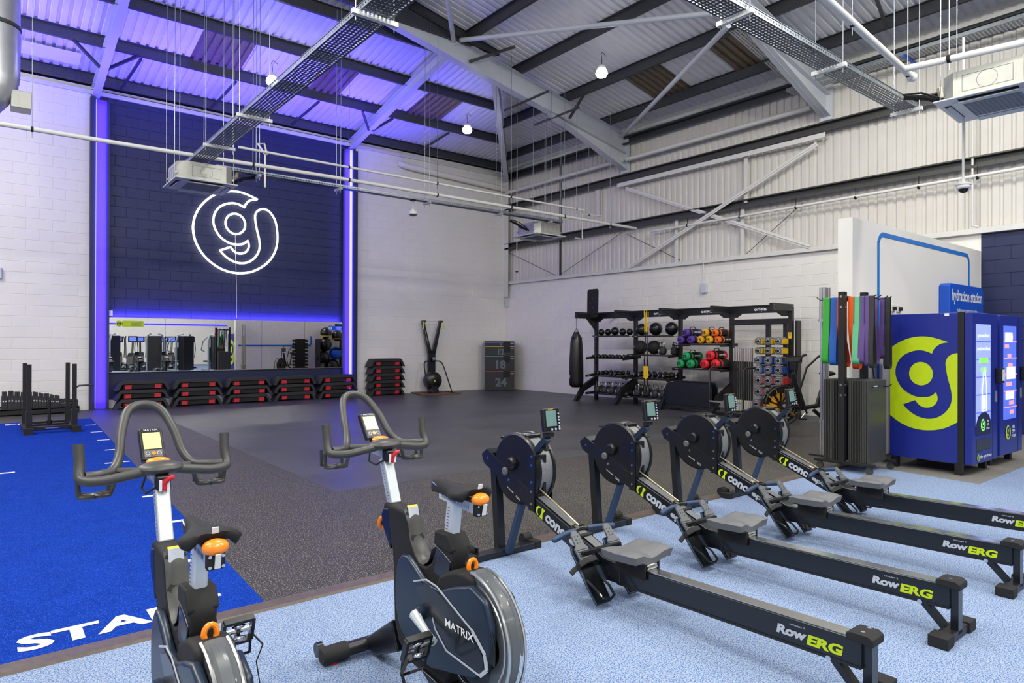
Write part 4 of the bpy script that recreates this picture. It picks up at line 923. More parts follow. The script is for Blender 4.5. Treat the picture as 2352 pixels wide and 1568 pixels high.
# ---- punch bag
t=thing('punch_bag','tall black punch bag hanging on chains from the end of the rig','punch bag',(-1.44,-4.74,0))
part('bag_body',MB().lathe((0,0,0),[(.02,.34),(.12,.345),(.175,.40),(.185,.5),(.18,1.0),(.155,1.5),(.13,1.62),(.06,1.76)],24),'satin',t,ang=60)
for a in range(4):
    q=a*pi/2+.4; part('chain',MB().tube([(cos(q)*.12,sin(q)*.12,1.62),(cos(q)*.05,sin(q)*.05,1.78),(0,0,1.86)],.008,5),'chrome',t); part('strap_tab',MB().box((cos(q)*.128,sin(q)*.128,1.56),(.035,.035,.12)),'blackmat',t)
for k in range(7): part('chain_link',MB().torus((0,0,1.88+k*.036),.014,.005,'x' if k%2 else 'y',10,5),'chrome',t)
part('maker_tag',MB().bb(-.19,-.17,.05,.09,.58,.66),'greyink',t,smooth=False)
# ================================================================ PARTITION, SIGN
pw=struct('wall_partition',MB().bb(-4.80,-.02,-13.1,-12.92,0,3.06),'white_wall',smooth=False)
m=MB(); yb=-13.104; th=.03
def line(a,b): m.bar(a,b,.006,.055)
pts=[(-4.06,yb,.3),(-4.06,yb,2.83),(-4.0,yb,2.9),(-3.93,yb,2.93),(-.72,yb,2.93),(-.66,yb,2.90),(-.62,yb,2.84),(-.62,yb,2.3)]
for a,b in zip(pts,pts[1:]): m.bar(a,b,.006,.06)
part('blue_stripe',m,'blueline',pw,smooth=False)
m=MB(); yb=-12.916; pts=[(-4.7,yb,1.32),(-1.55,yb,1.32),(-1.48,yb,1.36),(-1.45,yb,1.42),(-1.45,yb,1.75)]
for a,b in zip(pts,pts[1:]): m.bar(a,b,.006,.06)
part('blue_stripe',m,'blueline',pw,smooth=False)
t=thing('hydration_sign','blue hydration station sign box on the partition above the vending machines','sign',(0,0,0))
part('body',MB().prism([(-1.93,1.6),(-.42,1.6),(-.42,2.36),(-.47,2.40),(-1.87,2.40),(-1.93,2.36)],'y',-13.25,-13.101),'signblue',t,bev=.01)
m=MB(); textm(m,'hydration station',(-1.175,-13.252,2.2),(1,0,0),(0,0,1),.23,1.36,.02); textm(m,'hydrate your workout today',(-1.175,-13.252,1.99),(1,0,0),(0,0,1),.085,.9,.005); part('lettering',m,'white',t,smooth=False)
for i,x in enumerate((-3.62,-3.42)):
    t=thing('wall_socket','white socket with a black plug on the partition above the machines, %s'%('nearer the mat rack' if i==0 else 'nearer the sign'),'socket',(x,-13.11,1.96),0,'sockets on the partition')
    part('plate',MB().bb(-.07,.07,-.008,.008,-.045,.045),'white_steel',t,bev=.003); part('plug',MB().bb(-.03,.02,-.045,-.008,-.03,.02),'blackmat',t,bev=.004)
t=thing('wall_socket','white socket with trailing black cables low behind the hanging bands','socket',(-4.45,-13.11,1.93),0,'sockets on the partition')
part('plate',MB().bb(-.07,.07,-.008,.008,-.045,.045),'white_steel',t,bev=.003)
part('cable',MB().tube([(-.02,-.02,0),(-.04,-.05,-.3),(.0,-.08,-.7),(.1,-.1,-1.2),(.2,-.1,-1.7)],.007,6).tube([(.02,-.02,0),(.05,-.06,-.4),(-.1,-.1,-.65),(-.15,-.12,-.7)],.006,6),'blackmat',t)
# ================================================================ VENDING MACHINES
def vending(x,lab,first):
    t=thing('vending_machine',lab,'vending machine',(x,-13.5,0),math.radians(-1.5),'blue vending machines')
    W=.80;D=.84
    part('cabinet',MB().bb(0,W,-D+.12,0,.13,1.83),'vend',t,bev=.006)
    part('front_frame',MB().bb(-.004,W+.004,-D+.06,-D+.12,.13,1.835),'black',t,smooth=False)
    d=part('door',MB().bb(.0,W,-D-.02,-D+.06,.13,1.83),'vend',t,bev=.01)
    part('display',MB().bb(.1,.55,-D-.024,-D-.019,.56,1.70),'vscreen' if first else 'vscreen2',t,smooth=False)
    m=MB(); 
    for k in range(5): m.bb(.1,.56,-D-.027,-D-.025,.7+k*.2,.712+k*.2)
    part('shelf_line',m,'vscreen2' if first else 'pink',t,smooth=False)
    if first:
        m=MB(); textm(m,'pre workout',(.325,-D-.028,1.57),(1,0,0),(0,0,1),.06,.36,.01); textm(m,'post workout',(.325,-D-.028,1.42),(1,0,0),(0,0,1),.06,.40,.01); part('lettering',m,'screen_lav',t,smooth=False)
        m=MB().bb(.18,.46,-D-.028,-D-.026,1.26,1.32).bb(.24,.42,-D-.028,-D-.026,1.16,1.21); part('screen_tile',m,'screen_green',t,smooth=False)
        o_=[(.28,.72),(.4,.72),(.41,.95),(.38,1.1),(.355,1.2),(.325,1.2),(.3,1.1),(.27,.95),(.28,.72)]
        m=MB()
        for a,b in zip(o_,o_[1:]): m.bar((a[0],-D-.03,a[1]),(b[0],-D-.03,b[1]),.004,.012)
        m.bb(.30,.38,-D-.029,-D-.027,.74,.9); part('bottle_outline',m,'screen_lav',t,smooth=False)
        m=MB().prism([(.1,.45),(.56,.45),(.56,.58),(.5,.66),(.4,.7),(.26,.7),(.16,.66),(.1,.58)],'y',-D-.026,-D-.022); part('lower_panel',m,'navy_wall',t,smooth=False)
        m=MB(); logom(m,(.3,-D-.028,.56),(1,0,0),(0,0,1),.07); part('logo',m,'screen_green',t,smooth=False)
        m=MB()
        for i,w_ in enumerate(('the','gym','group')): textm(m,w_,(.45,-D-.028,.6-i*.045),(1,0,0),(0,0,1),.032,None,.02)
        part('lettering',m,'white',t,smooth=False)
    else:
        m=MB()
        for k in range(9):
            x0=.12+random.random()*.2; z0=.62+k*.115; m.bb(x0,x0+.12+random.random()*.1,-D-.028,-D-.026,z0,z0+.05)
        part('screen_tile',m,'pink',t,smooth=False); part('screen_tile',MB().bb(.14,.4,-D-.0285,-D-.0265,1.5,1.62).bb(.2,.5,-D-.0285,-D-.0265,1.05,1.2).bb(.16,.46,-D-.0285,-D-.0265,.8,.9),'screen_lav',t,smooth=False)
        m=MB(); logom(m,(.26,-D-.024,.40),(1,0,0),(0,0,1),.09); part('logo',m,'lime',t,smooth=False)
        m=MB()
        for i,w_ in enumerate(('the','gym','group')): textm(m,w_,(.45,-D-.024,.46-i*.06),(1,0,0),(0,0,1),.045,None,.02)
        part('lettering',m,'white',t,smooth=False)
    if first:
        part('hatch',MB().bb(.12,.56,-D-.022,-D-.018,.27,.40),'satin',t,smooth=False); part('hatch_lip',MB().bb(.11,.57,-D-.026,-D-.02,.26,.272).bb(.11,.57,-D-.026,-D-.02,.40,.408),'vend',t,smooth=False)
        m=MB(); logom(m,(.17,-D-.024,.2),(1,0,0),(0,0,1),.04); part('logo',m,'lime',t,smooth=False)
        m=MB(); textm(m,'the gym group',(.40,-D-.024,.2),(1,0,0),(0,0,1),.05,.36,.02); part('lettering',m,'white',t,smooth=False)
        # big round logo on the side
        m=MB(); logom(m,(-.0015,-.36,1.02),(0,-1,0),(0,0,1),.545,.002,0,(-.655,.655)); part('side_logo',m,'lime',t,smooth=False,label='large lime round g logo')
        part('data_plate',MB().bb(-.002,.0,-.63,-.585,1.795,1.825),'white',t,smooth=False)
    part('payment_pod',MB().bb(.70,.80,-D-.09,-D-.02,1.02,1.2),'satin',t,bev=.01); part('card_slot',MB().bb(.72,.79,-D-.095,-D-.09,1.05,1.18),'white_steel',t,smooth=False)
    part('keypad',MB().bb(.72,.76,-D-.026,-D-.02,.80,.93),'acgrille',t,smooth=False); part('door_seam',MB().bb(.63,.64,-D-.022,-D-.019,.14,1.82),'black',t,smooth=False)
    for px_ in (.04,W-.04):
        for py_ in (-.05,-D+.12): part('leg',MB().bb(px_-.035,px_+.035,py_-.035,py_+.035,0,.13),'black',t,smooth=False)
vending(-4.70,'blue vending machine with a huge lime logo on its side and a bottle screen',True)
vending(-3.72,'second blue vending machine behind the first, with a bright product screen',False)
# lime sticker ring on the navy wall beyond
# ================================================================ MAT AND BAND RACK
t=thing('mat_rack','black wheeled rack holding hanging mats below and resistance bands above','rack',(0,0,0))
for x in (-5.5,-4.94):
    part('post',MB().bb(x-.038,x+.038,-13.335,-13.265,.1,2.08 if x<-5.2 else 2.1),'black',t,bev=.004)
    part('base_bar',MB().bb(x-.025,x+.025,-13.66,-12.98,.085,.12),'black',t,bev=.004)
    m=MB()
    for z in (2.02,1.9,1.0,.88): m.cyl((x-.001,-13.34,z),(x-.001,-13.335,z),.014,10); m.cyl((x-.043,-13.3,z),(x-.038,-13.3,z),.014,10)
    part('bolt',m,'chrome',t)
    for y in (-13.6,-13.04):
        part('castor',MB().cyl((x-.012,y,.04),(x+.012,y,.04),.04,14).bb(x-.02,x+.02,y-.02,y+.02,.07,.09),'gunmetal',t)
part('top_bar',MB().bb(-5.46,-4.98,-13.325,-13.285,1.97,2.03),'black',t,smooth=False); part('mid_bar',MB().bb(-5.46,-4.98,-13.325,-13.285,.90,.96),'black',t,smooth=False)
for x in (-5.42,-5.3,-5.12,-5.02):
    for s_ in (-1,1): part('peg',MB().tube([(x,-13.3,2.0),(x,-13.3+s_*.3,2.0),(x,-13.3+s_*.34,2.03)],.007,6),'black',t)
for x in (-5.36,-5.06): part('peg',MB().tube([(x,-13.1,.97),(x,-13.62,.98),(x,-13.66,1.01)],.006,6),'black',t)
for k in range(26):
    y=-13.56+k*.0185+(0.03 if k>11 else 0)
    if -13.34<y<-13.262: y+=.0
    tt=thing('exercise_mat',('dark grey exercise mat with white lettering, outermost on the wheeled rack' if k==0 else 'thin dark exercise mat, %s behind the lettered outermost mat on the wheeled rack'%ordn[k-1]),'mat',(-5.215,y,.105+random.uniform(0,.012)),0,'mats hanging on the rack')
    if k==0:
        part('mat_sheet',MB().bb(-.245,.245,-.008,.006,0,.95),'gunmetal',tt,bev=.005)
        m=MB(); textm(m,'origin',(-.05,-.0095,.87),(1,0,0),(0,0,1),.045,.12,.02); part('lettering',m,'white',tt,smooth=False)
        kk=None
    else: part('mat_sheet',MB().bb(-.245,.245,-.0065,.0065,0,.945),'gunmetal',tt,bev=.003,seg=1)
def band(lab,c,x,y,w_,z1,dx=0.0,grp='resistance bands on the wheeled rack'):
    tt=thing('resistance_band',lab,'resistance band',(x,y,0),0,grp)
    w_*=1.35; col=solid('band_'+c,{'green':'2f9a2c','blue':'1a57ae','orange':'e2560f','mint':'62b584','purple':'5b4480','black':'2a2a2b'}[c],.6)
    # a flat loop lying in the x-z plane, band width along y
    top=2.01; pts=[]
    n=10
    for i in range(n+1): a=pi*i/n; pts.append((.012*cos(a),top+.012*sin(a)))
    pts+=[(-.02,1.7),(-.045+dx*.5,1.45)]
    for i in range(n+1): a=pi+pi*i/n; pts.append((dx+.05*cos(a),z1+.06+.06*sin(a)))
    pts+=[(.045+dx*.5,1.45),(.02,1.7)]
    m=MB(); N=len(pts)
    for (px_,pz_) in pts:
        L=max((px_-dx)**2+(pz_-1.6)**2,1e-9)**.5; nx,nz=(px_-dx)/L,(pz_-1.6)/L
        for o_ in (0,.006): m.v+=[(px_-nx*o_,-w_/2,pz_-nz*o_),(px_-nx*o_,w_/2,pz_-nz*o_)]
    for i in range(N):
        j=(i+1)%N; a=i*4;b=j*4
        for q in ((0,1,b-a+1,b-a),(3,2,b-a+2,b-a+3),(1,3,b-a+3,b-a+1),(2,0,b-a,b-a+2)):
            m.f.append((a+q[0],a+q[1],a+q[2],a+q[3])); m.m.append(0)
    part('band_loop',m,col,tt,ang=50); return tt
# bands hang over the pegs, their width facing out
for i,(c,x,y,w_,z1,dx,l) in enumerate((('green',-5.42,-13.08,.06,1.24,-.01,'wide green band, outermost at the back of the rack'),('green',-5.30,-13.1,.05,1.26,.0,'wide green band behind the first green one'),('blue',-5.42,-13.17,.06,1.22,.0,'wide blue band next to the green ones'),('blue',-5.3,-13.2,.055,1.24,.02,'blue band half behind the front post'),
  ('orange',-5.42,-13.24,.05,1.20,.14,'orange band curving behind the post'),('orange',-5.42,-13.37,.055,1.18,.14,'orange band in front of the post'),('mint',-5.42,-13.43,.06,1.24,.0,'pale green band in front of the post'),('purple',-5.42,-13.49,.05,1.25,.0,'purple band next to the pale green one'),('purple',-5.42,-13.54,.045,1.22,.03,'purple band beside the black one'),('black',-5.42,-13.59,.04,1.2,.02,'black band nearest the peg ends'),('green',-5.12,-13.45,.05,1.4,.0,'dark green band on the rear pegs'),('purple',-5.12,-13.5,.05,1.24,.0,'purple band on the rear pegs'),('purple',-5.02,-13.55,.05,1.3,.0,'last purple band on the rear pegs'),('black',-5.02,-13.6,.045,1.18,.0,'black band at the outer end of the rear pegs'))):
    band(l,c,x,y,w_,z1,dx)
# ---- barbells standing behind the rack
t0=None
for k in range(7):
    x,y=-4.62+.045*(k%4),-12.62-.05*(k//4)+.012*(k%3)
    lab='steel barbell standing upright in the bundle behind the mat rack, %s of seven'%nm[k]
    if t0 is None:
        t0=thing('barbell',lab,'barbell',(x,y,.02),0,'barbells standing by the partition')
        part('sleeve',MB().cyl((0,0,0),(0,0,.42),.025,12),'alu',t0); part('sleeve',MB().cyl((0,0,1.78),(0,0,2.2),.025,12),'alu',t0); part('shaft',MB().cyl((0,0,.42),(0,0,1.78),.014,10),'alu',t0); part('collar',MB().cyl((0,0,.42),(0,0,.45),.036,14),'chrome',t0); part('collar',MB().cyl((0,0,1.75),(0,0,1.78),.036,14),'chrome',t0)
    else: dup(t0,(x,y,.02),0,lab,'barbells standing by the partition')
t=thing('barbell_holder','low black base holding the upright barbells','rack',(-4.55,-12.64,0))
part('base',MB().bb(-.16,.16,-.14,.14,0,.02),'black',t,bev=.003)
# ================================================================ ROWING MACHINES
def make_rower():
    t=thing('rowing_machine','x','rowing machine',(0,0,0),0,'black rowing machines in a row on the blue carpet')
    A='navyblk'
    # sloping front beam; open fork of two plates either side of the flywheel cage, then box section
    arm=[(.13,.725),(.19,.68),(.16,.62),(-.36,.385),(-.36,.49)]
    for x0,x1 in ((-.052,-.044),(.125,.133)): part('fork_plate',MB().prism(arm,'x',x0,x1),A,t,smooth=False)
    part('fork_top',MB().prism([(.13,.725),(.19,.68),(.16,.62),(.09,.60),(.08,.70)],'x',-.044,.125),A,t,smooth=False)
    part('front_beam',MB().prism([(-.35,.49),(-.35,.388),(-.99,.118),(-1.12,.125),(-1.12,.235),(-1.0,.24)],'x',-.05,.05),A,t,bev=.004)
    part('chain_channel',MB().add([(-.032,-.37,.487),(.032,-.37,.487),(.032,-.93,.274),(-.032,-.93,.274)],[(0,3,2,1)]),'footgrey',t,smooth=False)
    part('monorail',MB().prism([(-1.1,.125),(-2.42,.157),(-2.42,.268),(-1.1,.235)],'x',-.045,.045),A,t,bev=.004)
    part('rail_ridge',MB().prism([(-1.1,.119),(-2.42,.151),(-2.42,.162),(-1.1,.13)],'x',-.05,.05),'black',t,smooth=False)
    part('steel_track',MB().prism([(-1.02,.236),(-2.38,.267),(-2.38,.272),(-1.02,.241)],'x',-.036,.036),'alu',t,smooth=False)
    part('end_cap',MB().prism([(-2.36,.262),(-2.36,.287),(-2.38,.297),(-2.45,.299),(-2.47,.285),(-2.47,.255)],'x',-.055,.055),'blackmat',t,bev=.006)
    m=MB()
    for x in (-.03,.03): m.cyl((x,-2.42,.297),(x,-2.42,.302),.009,10)
    m.cyl((-.055,-2.29,.152),(-.045,-2.29,.152),.012,10); part('bolt',m,'chrome',t)
    part('rear_leg',MB().bb(-.028,.028,-2.455,-2.42,.03,.262),A,t,smooth=False)
    part('rear_brace',MB().bar((0,-2.29,.145),(0,-2.40,.03),.045,.03),A,t,smooth=False)
    part('rear_foot',MB().bb(-.17,.17,-2.455,-2.385,.008,.05),'black',t,bev=.004)
    for s_ in (-1,1): part('rubber_foot',MB().bb(min(s_*.11,s_*.2),max(s_*.11,s_*.2),-2.465,-2.375,0,.058),'blackmat',t,bev=.006)
    # cage and flywheel
    C=(0,-.18,.63)
    m=MB().lathe((-.042,C[1],C[2]),[(.02,0),(.225,0),(.236,.008),(.236,.02)],40,'x'); part('cage_side',m,'satin',t,label='smooth black round cage side')
    m=MB().lathe((.122,C[1],C[2]),[(.236,-.022),(.24,-.01),(.225,0),(.02,0)],40,'x'); part('cage_side',m,'satin',t)
    m=MB().lathe((-.03,C[1],C[2]),[(.226,0),(.229,.02),(.229,.118),(.226,.14)],48,'x')
    part('perforated_band',m,'mesh_band',t)
    m=MB()
    for x in (-.018,.098): m.torus((x,C[1],C[2]),.234,.008,'x',44,6)
    part('cage_rim',m,'satin',t)
    for a in (math.radians(70),math.radians(128)):
        cy,cz=C[1]+.24*-cos(a),C[2]+.24*sin(a)
        m=MB().cyl((-.02,cy,cz),(.1,cy,cz),.011,10).cyl((-.02,cy+.03,cz+.0),(.1,cy+.03,cz),.009,10).box((.04,cy+.01,cz-.004),(.13,.05,.012)); part('cage_clamp',m,'satin',t)
    part('damper_hub',MB().lathe((-.046,-.155,.662),[(.045,0),(.042,-.02),(.03,-.03),(.01,-.03)],20,'x'),'satin',t)
    part('pivot_cap',MB().lathe((-.053,-.09,.60),[(.028,0),(.028,-.012),(.02,-.018),(.005,-.018)],18,'x'),'footgrey',t)
    part('rating_label',MB().bar((-.0445,-.17,.47),(-.0445,-.10,.505),.003,.025,upv=(0,0,1)),'greyink',t,smooth=False)
    m=MB(); 
    for k in range(5): m.bar((-.045,-.23+k*.0,.47-k*.011),(-.045,-.19,.488-k*.011),.002,.005)
    part('rating_print',m,'greyink',t,smooth=False)
    # upright bracket
    part('bracket_plate',MB().bb(-.06,-.052,-.395,-.34,.385,.75),A,t,smooth=False)
    part('bracket_frame',MB().bb(-.052,.03,-.40,-.385,.48,.50).bb(-.052,-.03,-.40,-.34,.48,.74).bb(.018,.04,-.40,-.34,.48,.73).bb(-.052,.04,-.40,-.34,.72,.745),'black',t,smooth=False)
    m=MB()
    for z in (.43,.51,.57,.68,.735): m.cyl((-.064,-.367,z),(-.06,-.367,z),.008,8)
    m.cyl((-.056,.12,.66),(-.052,.12,.66),.009,8); m.cyl((-.056,-.12,.545),(-.052,-.12,.545),.008,8)
    for z in (.56,.69): m.cyl((.0,-.402,z),(.0,-.398,z),.008,8)
    part('bolt',m,'chrome',t)
    part('chain',MB().tube([(0,-.2,.60),(0,-.40,.515),(0,-.745,.365)],.006,6),'rope',t)
    # monitor arm and monitor
    part('monitor_arm',MB().bar((-.01,-.33,.735),(-.01,-.47,.865),.05,.04),'bluegrey',t,bev=.004)
    part('arm_hook',MB().bar((-.005,-.40,.80),(-.005,-.47,.785),.05,.008),'black',t,smooth=False)
    part('arm_pivot',MB().cyl((-.04,-.47,.885),(.03,-.47,.885),.018,12),'black',t)
    R=Matrix.Translation((0,-.495,.985))@Matrix.Rotation(math.radians(-8),4,'X')
    b=part('monitor',MB().box((0,.012,0),(.142,.035,.15)).xf(R),A,t,bev=.01)
    part('screen',MB().box((-.008,-.007,.008),(.086,.003,.1)).xf(R),'screen_lcd',b,smooth=False)
    m=MB()
    for k in range(5): m.cyl((.055,-.010,.035-k*.02),(.055,-.006,.035-k*.02),.006,8)
    for k in range(3): m.cyl((-.01+k*.032,-.010,-.062),(-.01+k*.032,-.006,-.062),.008,8)
    m.xf(R); part('button',m,'greyink',b)
    m=MB(); textm(m,'concept 2',(-.01,-.0075,.066),(1,0,0),(0,0,1),.009,.045,.01); m.xf(R); part('lettering',m,'yellow',b,smooth=False)
    # front legs and foot bar
    part('front_leg',MB().bar((-.0,.09,.62),(-.0,.04,.03),.06,.06,upv=(0,1,0)),A,t,bev=.004)
    part('front_leg',MB().bar((-.0,-.22,.44),(-.0,-.06,.03),.05,.035,upv=(0,1,0)),'handleblue',t,bev=.004)
    part('foot_bar',MB().bb(-.3,.3,-.045,.045,.006,.045),'navyblk',t,bev=.004)
    for s_ in (-1,1):
        part('end_boot',MB().bb(min(s_*.25,s_*.31),max(s_*.25,s_*.31),-.05,.05,0,.052),'blackmat',t,bev=.005)
        part('transport_wheel',MB().cyl((s_*.22,.065,.055),(s_*.29,.065,.055),.036,18),'blackmat',t); part('wheel_bracket',MB().bb(min(s_*.2,s_*.21),max(s_*.2,s_*.21),.02,.08,.02,.075),'black',t,smooth=False)
    # handle
    hz,hy=.345,-.765
    for s_ in (-1,1):
        part('grip',MB().tube([(s_*.05,hy,hz),(s_*.09,hy-.0,hz-.002),(s_*.14,hy-.008,hz-.004),(s_*.2,hy-.02,hz-.008),(s_*.25,hy-.03,hz-.012),(s_*.262,hy-.032,hz-.013)],[.015,.0165,.0175,.018,.0175,.008],12),'handleblue',t)
        part('handle_web',MB().tube([(s_*.08,hy+.004,hz),(s_*.045,hy+.045,hz+.008),(0,hy+.06,hz+.012)],.007,6).bar((s_*.02,hy+.055,hz+.01),(s_*.035,hy,hz),.006,.018).bar((s_*.045,hy+.04,hz+.006),(s_*.06,hy,hz),.006,.016),'satin',t)
    part('handle_centre',MB().tube([(-.06,hy,hz),(0,hy+.012,hz+.002),(.06,hy,hz)],.013,8),'satin',t); part('swivel',MB().tube([(0,hy+.06,hz+.012),(0,hy+.1,hz+.02)],.011,8),'rope',t)
    part('handle_rest',MB().bb(-.05,.05,-.82,-.74,.31,.328),'blackmat',t,bev=.004)
    # foot stretchers
    for s_ in (-1,1):
        R=Matrix.Translation((s_*.135,-.96,.185))@Matrix.Rotation(math.radians(-51),4,'X')
        # local: x across, y forward-up along the plate, z out of plate towards the seat
        p=part('foot_plate',MB().prism([(-.06,-.2),(.06,-.2),(.068,-.1),(.062,.12),(.05,.15),(-.05,.15),(-.062,.12),(-.068,-.1)],'z',-.012,.0).xf(Matrix.Translation((s_*.135,-.96,.185))@Matrix.Rotation(math.radians(51),4,'X')),'bluegrey',t,bev=.004)
        RR=Matrix.Translation((s_*.135,-.96,.185))@Matrix.Rotation(math.radians(51),4,'X')
        m=MB().prism([(-.045,.04),(.045,.04),(.05,.12),(.034,.135),(.03,.2),(.015,.225),(-.015,.225),(-.03,.2),(-.034,.135),(-.05,.12)],'z',.012,.024)
        for k in range(6): m.bb(-.04,.04,.045+k*.013,.051+k*.013,.024,.029)
        m.xf(RR); part('flexfoot',m,'footgrey',t,smooth=False,label='grey ribbed toe plate with adjustment holes')
        m=MB()
        for a in (-.012,.012):
            for b_ in (.15,.17,.19): m.cyl((a,b_,.0245),(a,b_,.0235),.004,8)
        m.xf(RR); part('adjust_hole',m,'blackmat',t)
        m=MB().prism([(-.05,-.19),(.05,-.19),(.056,-.1),(.045,.03),(-.045,.03),(-.056,-.1)],'z',.0,.006).tube([(-.052,-.06,.006),(-.054,-.12,.04),(-.045,-.185,.055),(0,-.2,.06),(.045,-.185,.055),(.054,-.12,.04),(.052,-.06,.006)],.008,6); m.xf(RR); part('heel_cup',m,'smoke',t)
        m=MB().tube([(-.075,.02,-.01),(-.07,.03,.03),(-.03,.035,.065),(.03,.035,.065),(.07,.03,.03),(.075,.02,-.01)],.018,6,sy=.25); m.xf(RR); part('toe_strap',m,'blackmat',t)
        if s_<0: m=MB().tube([(-.075,.02,.0),(-.11,.015,.012),(-.14,.0,.005)],.017,6,sy=.3); m.xf(RR); part('strap_tail',m,'blackmat',t)
    part('foot_bridge',MB().bar((-.16,-.93,.27),(.16,-.93,.27),.03,.02),'black',t,smooth=False)
    # seat
    m=MB(); nx,ny=14,10; W,L=.17,.125
    def top(i,j):
        u=i/nx*2-1; v=j/ny*2-1; x=u*W; y=-1.205-v*L
        x*=1-.10*max(0,v)**2-.05*max(0,-v)**2; y*=1
        d=.012*abs(u)**1.5-.016*math.exp(-((u*1.0)**2)*5)*(1 if v>0 else .6)*abs(v)+.010*(abs(u)>.35)*0+.012*math.exp(-((abs(u)-.6)**2)*8)*(v>0)
        e=max(abs(u),abs(v)); r=-.012*max(0,(e-.86)/.14)**2
        yy=-1.205-v*L*(1-.18*(1-abs(u))**2*(v>.0)) if v>0 else y
        return (x,yy,.338+d+r)
    for i in range(nx+1):
        for j in range(ny+1): m.v.append(top(i,j))
    for i in range(nx):
        for j in range(ny): a=i*(ny+1)+j; m.f.append((a,a+1,a+ny+2,a+ny+1)); m.m.append(0)
    rim=[i*(ny+1) for i in range(nx+1)]+[nx*(ny+1)+j for j in range(1,ny+1)]+[i*(ny+1)+ny for i in range(nx-1,-1,-1)]+[j for j in range(ny-1,0,-1)]
    n0=len(m.v)
    for r_ in rim: x,y,z=m.v[r_]; m.v.append((x*.94,-1.205+(y+1.205)*.93,z-.042))
    for k in range(len(rim)): k2=(k+1)%len(rim); m.f.append((rim[k],rim[k2],n0+k2,n0+k)[::1]); m.m.append(0)
    m.f.append(tuple(n0+k for k in range(len(rim)))); m.m.append(0)
    part('seat',m,'seatgrey',t,ang=60,label='moulded grey seat')
    part('seat_carriage',MB().bb(-.065,.065,-1.30,-1.11,.262,.300).bb(-.062,-.052,-1.31,-1.10,.2,.29).bb(.052,.062,-1.31,-1.10,.2,.29),'blackmat',t,smooth=False)
    for y in (-1.295,-1.125): part('seat_roller',MB().cyl((-.04,y,.262),(.04,y,.262),.019,12),'alu',t)
    # lettering
    sl=Vector((0,-.92,-.392)); nu=Vector((0,-.392,.92))
    m=MB(); textm(m,'conc',(-.0505,-.585,.335),sl,nu,.052,.19,.045); textm(m,'ept 2',(-.0505,-.80,.243),sl,nu,.055,.19,.045); part('lettering',m,'greyink',t,smooth=False)
    m=MB(); c=Vector((-.0505,-.445,.394)); 
    for k,(a,b_) in enumerate(((pi*.5,pi*1.5),)): m.add([c+sl*(.034*cos(q)*1.0-.008)+nu*(.032*sin(q))+Vector((-.001,0,0)) for q in [a+(b_-a)*i/14 for i in range(15)]]+[c+sl*(.017*cos(q)-.008)+nu*(.024*sin(q))+Vector((-.001,0,0)) for q in [b_-(b_-a)*i/14 for i in range(15)]],[tuple(range(30))])
    m.add([c+sl*(.005)+nu*(.034)+Vector((-.001,0,0)),c+sl*.038+nu*.034+Vector((-.001,0,0)),c+sl*.026+nu*0+Vector((-.001,0,0)),c+sl*.038-nu*.034+Vector((-.001,0,0)),c+sl*.005-nu*.034+Vector((-.001,0,0)),c+sl*.014+Vector((-.001,0,0))],[(0,1,2,3,4,5)])
    part('emblem',m,'lime',t,smooth=False)
    rs=Vector((0,-1,.0238)).normalized(); ru=Vector((0,.0238,1))
    m=MB(); textm(m,'Row',(-.0455,-2.125,.203),rs,ru,.042,.135,.05,shear=.2); textm(m,'concept 2',(-.0455,-2.15,.237),rs,ru,.012,.07,.01); part('lettering',m,'greyink',t,smooth=False)
    m=MB(); textm(m,'ERG',(-.0455,-2.272,.198),rs,ru,.046,.15,.05,shear=.2); textm(m,'I(',(-.0455,-2.095,.236),rs,ru,.012,.016,.01) if False else None; part('lettering',m,'lime',t,smooth=False,label='lime lettering')
    return t
rw=make_rower(); rw.location=(-10.43,-13.24,0); rw['label']='rowing machine beside the second exercise bike, first of the four in the row'
dup(rw,(-9.45,-13.24,0),0,'second rowing machine from the exercise bikes'); dup(rw,(-8.42,-13.24,0),0,'third rowing machine from the exercise bikes'); dup(rw,(-7.45,-13.24,0),0,'rowing machine next to the mat rack, last of the four in the row')
